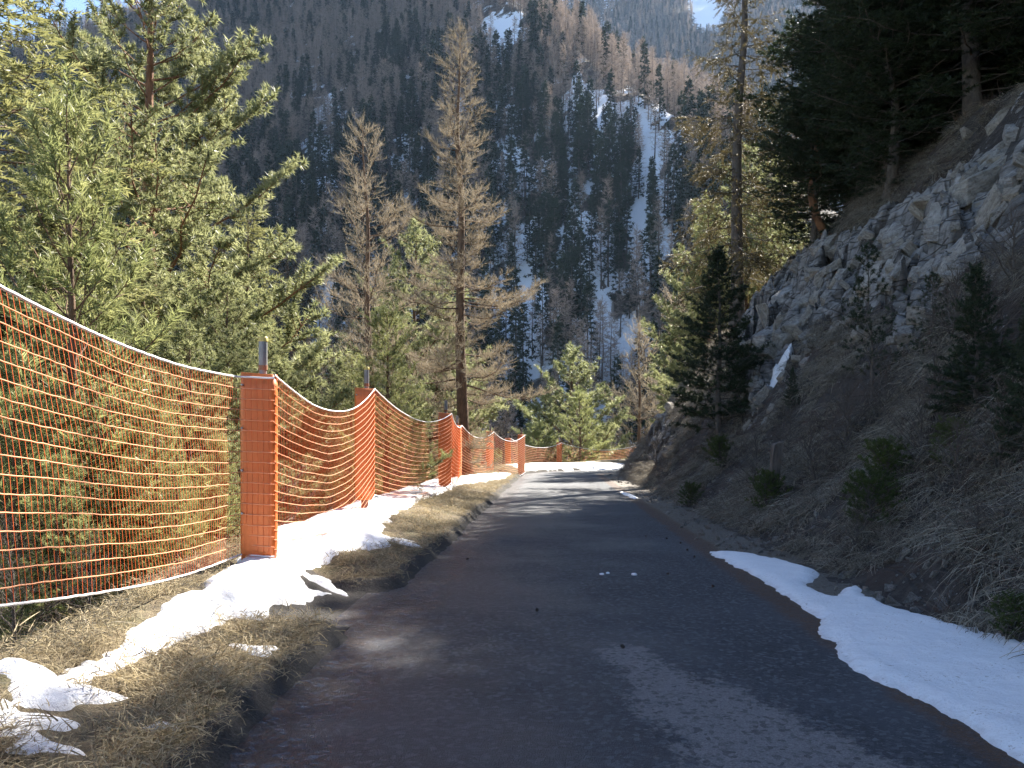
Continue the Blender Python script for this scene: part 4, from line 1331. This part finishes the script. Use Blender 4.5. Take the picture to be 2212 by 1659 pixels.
a0 = PX[0]['att']; p1 = PX[1]
net_panel(np.array([-2.50, 2.2, a0[2]]), p1['att'], "nearest orange net panel filling the left side, white rope rising to the left", 17, .05, .20, True, top=(2.05, 1.80), bot=(.42, .10), via=p1['left'], cord_r=.0036, shear=.35, rope_r=.010, seed=1, sag_b=.14)
net_panel(p1['att'], PX[2]['att'], "sagging orange net panel between the nearest and second posts", 19, .05, .36, True, cord_r=.0038, rope_r=.009, seed=2, sag_b=.26)
net_panel(PX[2]['att'], PX[3]['att'], "sagging orange net panel between the second and third posts", 19, .06, .36, True, cord_r=.0042, rope_r=.010, seed=3, sag_b=.22)
net_panel(PX[3]['att'], PX[4]['att'], "short orange net panel folded behind the third post", 18, .10, .20, False, cord_r=.006, rope_r=.015, seed=4)
net_panel(PX[4]['att'], PX[5]['att'], "pinkish orange net panel between the fourth and fifth posts", 18, .11, .34, False, cord_r=.007, rope_r=.015, seed=5)
net_panel(PX[5]['att'], PX[7]['att'], "orange net panel ending at the post beside the lane's far edge", 18, .11, .36, False, cord_r=.007, rope_r=.016, seed=6)
net_panel(PX[6]['att'], PX[8]['att'], "shaded orange net panel closing the bend left of the last post", 17, .14, .40, False, cord_r=.008, rope_r=.014, seed=7)
net_panel(PX[8]['att'], np.array([8.5, 52.0, -4.2]), "dark orange net panel right of the last post", 17, .14, .45, False, cord_r=.008, rope_r=.014, seed=8)

# ------------------------------------------------------------------ small things on the road and bank
def lump_mesh(name, seed, mat, sq=.7, n=14):
    rng = np.random.default_rng(seed)
    bm = bmesh.new()
    bmesh.ops.create_icosphere(bm, subdivisions=2, radius=1)
    for v in bm.verts:
        p = np.array(v.co)
        k = 1 + .5 * float(fbm(np.array(p[0] * 1.3 + seed), np.array(p[1] * 1.3 + p[2] * 2), 3, seed))
        v.co = Vector((p[0] * k, p[1] * k * .8, p[2] * k * sq))
    me = bpy.data.meshes.new(name); bm.to_mesh(me); bm.free()
    me.materials.append(mat)
    for q in me.polygons: q.use_smooth = True
    return me
M['snow_lump'] = mat_plain("snow_crumb", (.80, .82, .86), .6, 0, .05, 30, .4)
for i, (px, row, r, lab) in enumerate([(1300, 1242, .028, "left snow crumb lying on the asphalt in mid lane"), (1313, 1240, .024, "snow crumb touching the left one in mid lane"), (1370, 1243, .032, "rightmost white snow crumb on the asphalt in mid lane")]):
    h = hit(px, row)
    o = link("snow_crumb", lump_mesh("snow_crumb", 300 + i, M['snow_lump'], .55)); o.location = (h[0], h[1], h[2] + r * .35); o.scale = (r, r, r)
    tag(o, lab, "snow crumb")
# pine cones: scale-covered bodies
def cone_mesh():
    rng = np.random.default_rng(9)
    vs = []; fs = []
    for i in range(46):
        t = i / 46; a = i * 2.399
        z = t * 1.6 - .8; r = .62 * math.sin(math.pi * (t * .86 + .1)) + .08
        c = np.array([math.cos(a) * r, math.sin(a) * r, z]); o = np.array([math.cos(a), math.sin(a), .55]); o /= np.linalg.norm(o)
        s_ = np.array([-math.sin(a), math.cos(a), 0])
        k = len(vs)
        vs += [c - s_ * .22 - o * .3, c + s_ * .22 - o * .3, c + s_ * .2 + o * .2, c - s_ * .2 + o * .2, c + o * .02 + np.array([0, 0, -.2])]
        fs += [(k, k + 1, k + 2), (k, k + 2, k + 3), (k + 4, k, k + 3), (k + 1, k + 4, k + 2)]
    return mesh_np("pine_cone", np.array(vs), np.array(fs), M['bark_grey'], False)
MC = cone_mesh()
for i, (px, row) in enumerate([(1160, 1322), (1443, 1242), (1395, 1160), (1345, 1402), (1540, 1270), (1500, 1205), (1010, 1210), (1470, 1175), (1440, 1165), (1485, 1190)]):
    h = hit(px, row)
    o = link("pine_cone", MC); o.location = (h[0], h[1], h[2] + .016); o.scale = (.017, .017, .02)
    o.rotation_euler = (1.4, .2, i * 1.3)
    tag(o, "dark pine cone lying on the asphalt", "pine cone", "pine cones scattered on the lane")
# weathered stake
h = hit(1668, 1085, hill_z)
bm = bmesh.new()
bmesh.ops.create_cube(bm, size=1)
for v in bm.verts:
    v.co.x *= .16; v.co.y *= .10; v.co.z = (v.co.z + .5) * 1.0
    if v.co.z > .5: v.co.z += .06 * (v.co.x > 0) ; v.co.x *= .9
bmesh.ops.subdivide_edges(bm, edges=list(bm.edges), cuts=3, use_grid_fill=True)
r_ = np.random.default_rng(4)
for v in bm.verts:
    v.co += Vector(r_.normal(size=3) * .006)
me = bpy.data.meshes.new("stake"); bm.to_mesh(me); bm.free(); me.materials.append(M['bark_grey'])
o = link("wooden_stake", me); o.location = (h[0], h[1], h[2] - .1)
sc_ = (1085 - 962) / F * h[1]
o.scale = (1.1, 1.1, sc_ + .1); o.rotation_euler = (.03, .06, .2)
tag(o, "short weathered wooden stake standing in the dead grass of the bank", "stake")

# ------------------------------------------------------------------ instanced stuff: grass and far forest
def proto_collection(name, objs):
    c = bpy.data.collections.new(name)
    for o in objs:
        c.objects.link(o)
    return c

def scatter(name, pts, rot, scl, idx, coll, label, cat):
    """points mesh with rotation / scale / index attributes, instances picked from a collection"""
    n = len(pts)
    me = bpy.data.meshes.new(name)
    me.vertices.add(n)
    me.vertices.foreach_set("co", np.asarray(pts, dtype=np.float32).ravel())
    a = me.attributes.new("rot", 'FLOAT_VECTOR', 'POINT'); a.data.foreach_set("vector", np.asarray(rot, dtype=np.float32).ravel())
    a = me.attributes.new("scl", 'FLOAT_VECTOR', 'POINT'); a.data.foreach_set("vector", np.asarray(scl, dtype=np.float32).ravel())
    a = me.attributes.new("pick", 'INT', 'POINT'); a.data.foreach_set("value", np.asarray(idx, dtype=np.int32))
    o = link(name, me)
    g = bpy.data.node_groups.new(name, 'GeometryNodeTree')
    g.interface.new_socket("Geometry", in_out='INPUT', socket_type='NodeSocketGeometry')
    g.interface.new_socket("Geometry", in_out='OUTPUT', socket_type='NodeSocketGeometry')
    gi = g.nodes.new("NodeGroupInput"); go = g.nodes.new("NodeGroupOutput")
    ip = g.nodes.new("GeometryNodeInstanceOnPoints")
    ci = g.nodes.new("GeometryNodeCollectionInfo")
    ci.inputs["Collection"].default_value = coll
    ci.inputs["Separate Children"].default_value = True
    ci.inputs["Reset Children"].default_value = True
    def na(nm, ty):
        q = g.nodes.new("GeometryNodeInputNamedAttribute"); q.data_type = ty; q.inputs[0].default_value = nm
        return q.outputs[0]
    ip.inputs["Pick Instance"].default_value = True
    g.links.new(gi.outputs[0], ip.inputs["Points"])
    g.links.new(ci.outputs[0], ip.inputs["Instance"])
    g.links.new(na("pick", 'INT'), ip.inputs["Instance Index"])
    er = g.nodes.new("FunctionNodeEulerToRotation")
    g.links.new(na("rot", 'FLOAT_VECTOR'), er.inputs[0])
    g.links.new(er.outputs[0], ip.inputs["Rotation"])
    g.links.new(na("scl", 'FLOAT_VECTOR'), ip.inputs["Scale"])
    g.links.new(ip.outputs[0], go.inputs[0])
    md = o.modifiers.new("scatter", 'NODES'); md.node_group = g
    return tag(o, label, cat, kind="stuff")

def clump_mesh(name, seed, n, L, w, spread, droop, lean, mat):
    """tuft of bent blades, leaning towards -x"""
    rng = np.random.default_rng(seed)
    V = []; Fq = []; va = []
    for i in range(n):
        p = np.append(rng.normal(size=2) * spread, 0)
        a = rng.uniform(0, 2 * math.pi)
        d = np.array([math.cos(a) * .55 - lean, math.sin(a) * .55, 1.0]); d /= np.linalg.norm(d)
        l = L * rng.uniform(.45, 1.25)
        q = np.cross(d, [0, 0, 1.]) + rng.normal(size=3) * .3; q = q / np.linalg.norm(q) * w / 2
        k = len(V)
        hd = np.array([d[0], d[1], 0]); 
        for j, s_ in enumerate((0, .4, .75, 1.0)):
            c = p + d * l * s_ + hd * l * droop * s_ ** 2 + np.array([0, 0, -1]) * l * droop * 1.1 * s_ ** 2
            ww = (1, .9, .6, .12)[j]
            V += [c - q * ww, c + q * ww]
        for j in range(3):
            Fq.append((k + 2 * j, k + 2 * j + 1, k + 2 * j + 3, k + 2 * j + 2))
        va += [rng.random()] * 8
    me = mesh_np(name, np.array(V), np.array(Fq), mat, False, {"var": np.array(va)})
    return bpy.data.objects.new(name, me)

gc = proto_collection("grass_tufts", [clump_mesh("turf_tuft_%d" % k, 200 + k, 24, .075, .0040, .05, .8, .3, M['straw']) for k in range(4)])
hc_ = proto_collection("bank_tufts", [clump_mesh("bank_tuft_%d" % k, 220 + k, 40, .38, .0085, .11, .9, .6, M['straw_grey']) for k in range(4)]
                       + [clump_mesh("bank_weed_%d" % k, 240 + k, 14, .55, .007, .12, .25, .25, M['bare']) for k in range(2)])

rng = np.random.default_rng(123)
# verge grass
n = 26000
yy = 1.8 + 42 * rng.random(n) ** 2.0
uu = rng.uniform(-4.3, -1.98, n)
X = xc(yy) + uu
okk = (left_h(uu, yy) > .10 - .0 * uu) | (uu < edge_u(yy))
lpw = np.array([hit(a, b, verge_z)[:2] for a, b in lp])
sn_ = poly_sdf(X, yy, lpw)
okk &= (kerb_s(uu, yy) > .16) | (uu < -2.9)
okk &= (sn_ + .0 + .24 * fbm(X * 2.5, yy * 2.5, 4, 4) < -.02) & (fbm(X * 2, yy * 2, 3, 91) > -.16)
X, yy, uu = X[okk], yy[okk], uu[okk]
k = len(X)
scatter("verge_grass", np.column_stack([X, yy, verge_z(X, yy) - .005]), np.column_stack([rng.normal(size=k) * .45, rng.normal(size=k) * .45, rng.uniform(0, 6.28, k)]),
        np.repeat(rng.uniform(.5, 1.5, k)[:, None], 3, 1) * np.array([1.3, 1.3, .50]), rng.integers(0, 4, k), gc, "matted straw-coloured grass on the left verge", "grass")
# bank grass
n = 27000
yy = 2.5 + 41 * rng.random(n) ** 1.4
DD = rng.uniform(.05, 8.5, n)
X = np.where(yy < 38, xc(yy) + 2.95 + DD, 0)
th = rng.uniform(0, 1.4, n)
nose = yy >= 38
X = np.where(nose, PC[0] - (7.05 - DD * .6) * np.cos(th), X)
yy = np.where(nose, PC[1] + (7.05 - DD * .6) * np.sin(th), yy)
n2 = 4000
th2 = rng.uniform(-.9, 1.3, n2); D2 = rng.uniform(.0, 3.2, n2)
x2 = np.where(th2 > 0, PC[0] - (7.0 - D2) * np.cos(th2), xc(38 + th2 * 8) + 2.95 + D2)
y2 = np.where(th2 > 0, PC[1] + (7.0 - D2) * np.sin(th2), 38 + th2 * 8)
X = np.concatenate([X, x2]); yy = np.concatenate([yy, y2]); n += n2
# sparse tufts on the gravel shoulder
n3 = 1800
y3 = 9 + 30 * rng.random(n3) ** 1.3; x3 = xc(y3) + rng.uniform(2.15, 3.0, n3)
X = np.concatenate([X, x3]); yy = np.concatenate([yy, y3]); n += n3
rk = hill_rocky(X, yy)
okk = (rng.random(n) > rk * 1.3) & (fbm(X * 1.1, yy * 1.1, 3, 95) > -.01) & (poly_sdf(X, yy, np.array(pl)) < -.03)
X, yy = X[okk], yy[okk]
k = len(X)
dwn = np.where(rng.random(k) < .35, rng.uniform(-3.1, 3.1, k), rng.normal(size=k) * .6)
pick = np.where(rng.random(k) < .2, rng.integers(4, 6, k), rng.integers(0, 4, k))
s_ = rng.uniform(.45, 1.25, k) * np.where(lat(X, yy) < 3.0, .3, 1.0) * (.8 + .8 * np.clip(fbm(X * .5, yy * .5, 2, 97) + .2, 0, .6))
scatter("bank_grass", np.column_stack([X, yy, hill_z(X, yy) - .02]), np.column_stack([rng.normal(size=k) * .2, -.25 + rng.normal(size=k) * .2, dwn]),
        np.repeat(s_[:, None], 3, 1), pick, hc_, "grey dead grass tussocks hanging down the right bank", "grass")
# loose stones on bank and shoulder
def stone_obj(k):
    o_ = bpy.data.objects.new("stone_%d" % k, RK[k]); return o_
sc_c = proto_collection("scree_stones", [stone_obj(k) for k in range(6)])
n = 5200
yy_ = 3 + 38 * rng.random(n) ** 1.5
D_ = np.where(rng.random(n) < .35, rng.uniform(-.85, .6, n), rng.uniform(.2, 8, n))
X_ = xc(yy_) + 2.95 + D_
keep_ = (fbm(X_ * .8, yy_ * .8, 3, 99) > .0) & (poly_sdf(X_, yy_, np.array(pl)) < 0)
X_, yy_ = X_[keep_], yy_[keep_]; k = len(X_)
r3 = .012 + .05 * rng.random(k) ** 4
scatter("scree", np.column_stack([X_, yy_, right_g(X_, yy_) + r3 * .2]), rng.uniform(-3, 3, (k, 3)), np.repeat(r3[:, None], 3, 1), rng.integers(0, 6, k), sc_c,
        "loose pale stones strewn over the right bank and shoulder", "scree")
# brushwood and grass at the outer edge of the verge
n = 2600
yy = 1.5 + 40 * rng.random(n) ** 1.6
uu = edge_u(yy) - rng.random(n) * 2.6 - .12
X = xc(yy) + uu
k = n
scatter("edge_grass", np.column_stack([X, yy, ground(X, yy) - .05]), np.column_stack([rng.normal(size=k) * .2, rng.normal(size=k) * .2, rng.uniform(0, 6.28, k)]),
        np.repeat(rng.uniform(.4, .9, k)[:, None], 3, 1), rng.integers(0, 4, k), hc_, "dry grass along the outer edge below the net", "grass")

# far forest
def far_proto(name, kind, seed):
    if kind == 'larch':
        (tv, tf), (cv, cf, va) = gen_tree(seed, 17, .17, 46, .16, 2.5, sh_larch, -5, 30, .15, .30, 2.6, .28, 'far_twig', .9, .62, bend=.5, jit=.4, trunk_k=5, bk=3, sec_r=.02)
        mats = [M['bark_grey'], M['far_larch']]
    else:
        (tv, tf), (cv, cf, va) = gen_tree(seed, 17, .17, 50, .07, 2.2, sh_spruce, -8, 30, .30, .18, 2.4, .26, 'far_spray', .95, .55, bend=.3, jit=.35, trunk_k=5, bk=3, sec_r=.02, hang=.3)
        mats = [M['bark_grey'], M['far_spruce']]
    nt_ = sum(len(f) for f in tf)
    V = np.concatenate([tv, cv]); fl = list(tf) + [cf + len(tv)]
    midx = np.concatenate([np.zeros(nt_), np.ones(len(cf))])
    # order of polygons follows the list
    return mesh_np(name, V, fl, mats, False, {"var": np.concatenate([np.full(len(tv), .5), va])}, midx)
FL = [far_proto("far_larch", 'larch', 400 + k) for k in range(4)]
FS = [far_proto("far_spruce", 'spruce', 420 + k) for k in range(4)]
FPO = [bpy.data.objects.new("forest_larch", m) for m in FL] + [bpy.data.objects.new("forest_spruce", m) for m in FS]
for k, o in enumerate(FPO):
    o.name = "forest_proto_%02d" % k
fc = proto_collection("forest_trees", FPO)

n = 60000
yy = 190 + 800 * rng.random(n) ** 1.15
X = yy * rng.uniform(-.68, .36, n)
Z = mount_z(X, yy)
px, py = proj(X, yy, Z)
S = snow_field(X, yy, Z)
dens = (.13 + .87 * sstep(.72, .42, S)) * np.where(np.hypot((px - 1088) / 50, (py - 88) / 62) < 1, .06, 1.0) * (.62 + .9 * fbm(X / 30, yy / 30, 3, 81))
dens = dens * (1 - .3 * sstep(560, 700, px) * sstep(1560, 1430, px) * sstep(120, 230, py)) * np.where(yy < 420, .62, np.where(yy < 650, .8, 1.0))
okk = (rng.random(n) < dens) & (py > -120) & (py < 1120)
X, yy, Z, py, px = X[okk], yy[okk], Z[okk], py[okk], px[okk]
# spacing
cell = {}
sel = []
for i in range(len(X)):
    g_ = 5.6 if yy[i] < 480 else 4.8
    k = (int(X[i] // g_), int(yy[i] // g_))
    if k in cell: continue
    cell[k] = 1; sel.append(i)
sel = np.array(sel)
X, yy, Z, px, py = X[sel], yy[sel], Z[sel], px[sel], py[sel]
k = len(X)
pl_ = np.clip(.40 + .50 * sstep(420, 60, py) + 1.2 * fbm(X / 45, yy / 55, 3, 83) + .25 * sstep(1150, 1450, px) * sstep(420, 200, py), .08, .93)
islar = rng.random(k) < pl_
hh = rng.uniform(.95, 2.0, k) * np.where(islar, 1.0, 1.08) * np.where(yy > 520, .85, 1.0)
pick = np.where(islar, rng.integers(0, 4, k), rng.integers(4, 8, k))
# the ones that show largest stand as single trees
show = hh / yy * ((px > -20) & (px < 2230) & (py > 0) & (py < 1010))
one = np.zeros(k, bool)
for w in (islar, ~islar):
    idx = np.nonzero(w)[0]
    one[idx[np.argsort(-show[idx])[:290]]] = True
for i in np.nonzero(one)[0]:
    o = link("larch_tree" if islar[i] else "spruce_tree", FL[pick[i]] if islar[i] else FS[pick[i] - 4])
    o.location = (X[i], yy[i], Z[i] - .4); o.rotation_euler = (0, 0, rng.uniform(0, 6.28))
    s_ = hh[i]; o.scale = (s_ * 1.1, s_ * 1.1, s_)
    if islar[i]: tag(o, "small bare larch on the shaded far mountainside", "tree", "bare larches on the far mountainside")
    else: tag(o, "small dark spruce on the shaded far mountainside", "tree", "dark spruces on the far mountainside")
r_ = ~one
k = r_.sum()
scatter("mountain_forest", np.column_stack([X, yy, Z - .4])[r_], np.column_stack([np.zeros(k), np.zeros(k), rng.uniform(0, 6.28, k)]),
        np.column_stack([hh * 1.1, hh * 1.1, hh])[r_], pick[r_], fc, "dense forest of bare larch and spruce covering the mountainside", "forest")
n = 22000
yy = rng.uniform(760, 1800, n); X = yy * rng.uniform(-.1, .5, n)
Z = far_z(X, yy)
px, py = proj(X, yy, Z)
okk = (py > -60) & (py < 420) & (rng.random(n) < .8 + fbm(X / 60, yy / 60, 3, 85)) & (~((np.abs(px - 1530) < 34) & (py < 70)))
X, yy, Z = X[okk], yy[okk], Z[okk]; k = len(X)
pick = np.where(rng.random(k) < .8, rng.integers(0, 4, k), rng.integers(4, 8, k))
hh = rng.uniform(.7, 1.2, k)
scatter("far_mountain_forest", np.column_stack([X, yy, Z - .4]), np.column_stack([np.zeros(k), np.zeros(k), rng.uniform(0, 6.28, k)]),
        np.column_stack([hh * 1.2, hh * 1.2, hh]), pick, fc, "hazy larch forest on the higher slope behind", "forest")

# ------------------------------------------------------------------ haze
m = bpy.data.materials.new("haze"); m.use_nodes = True
t = m.node_tree; t.nodes.clear()
out = t.nodes.new("ShaderNodeOutputMaterial"); pv = t.nodes.new("ShaderNodeVolumePrincipled")
pv.inputs["Color"].default_value = (.45, .66, 1.0, 1)
pv.inputs["Density"].default_value = .00003
pv.inputs["Anisotropy"].default_value = .35
t.links.new(pv.outputs[0], out.inputs["Volume"])
bm = bmesh.new(); bmesh.ops.create_cube(bm, size=1)
me = bpy.data.meshes.new("haze"); bm.to_mesh(me); bm.free(); me.materials.append(m)
o = link("haze", me)
o.location = (350, 1120, 420); o.scale = (2500, 2500, 1500)
tag(o, "thin bluish haze over the valley", "haze", kind="stuff")
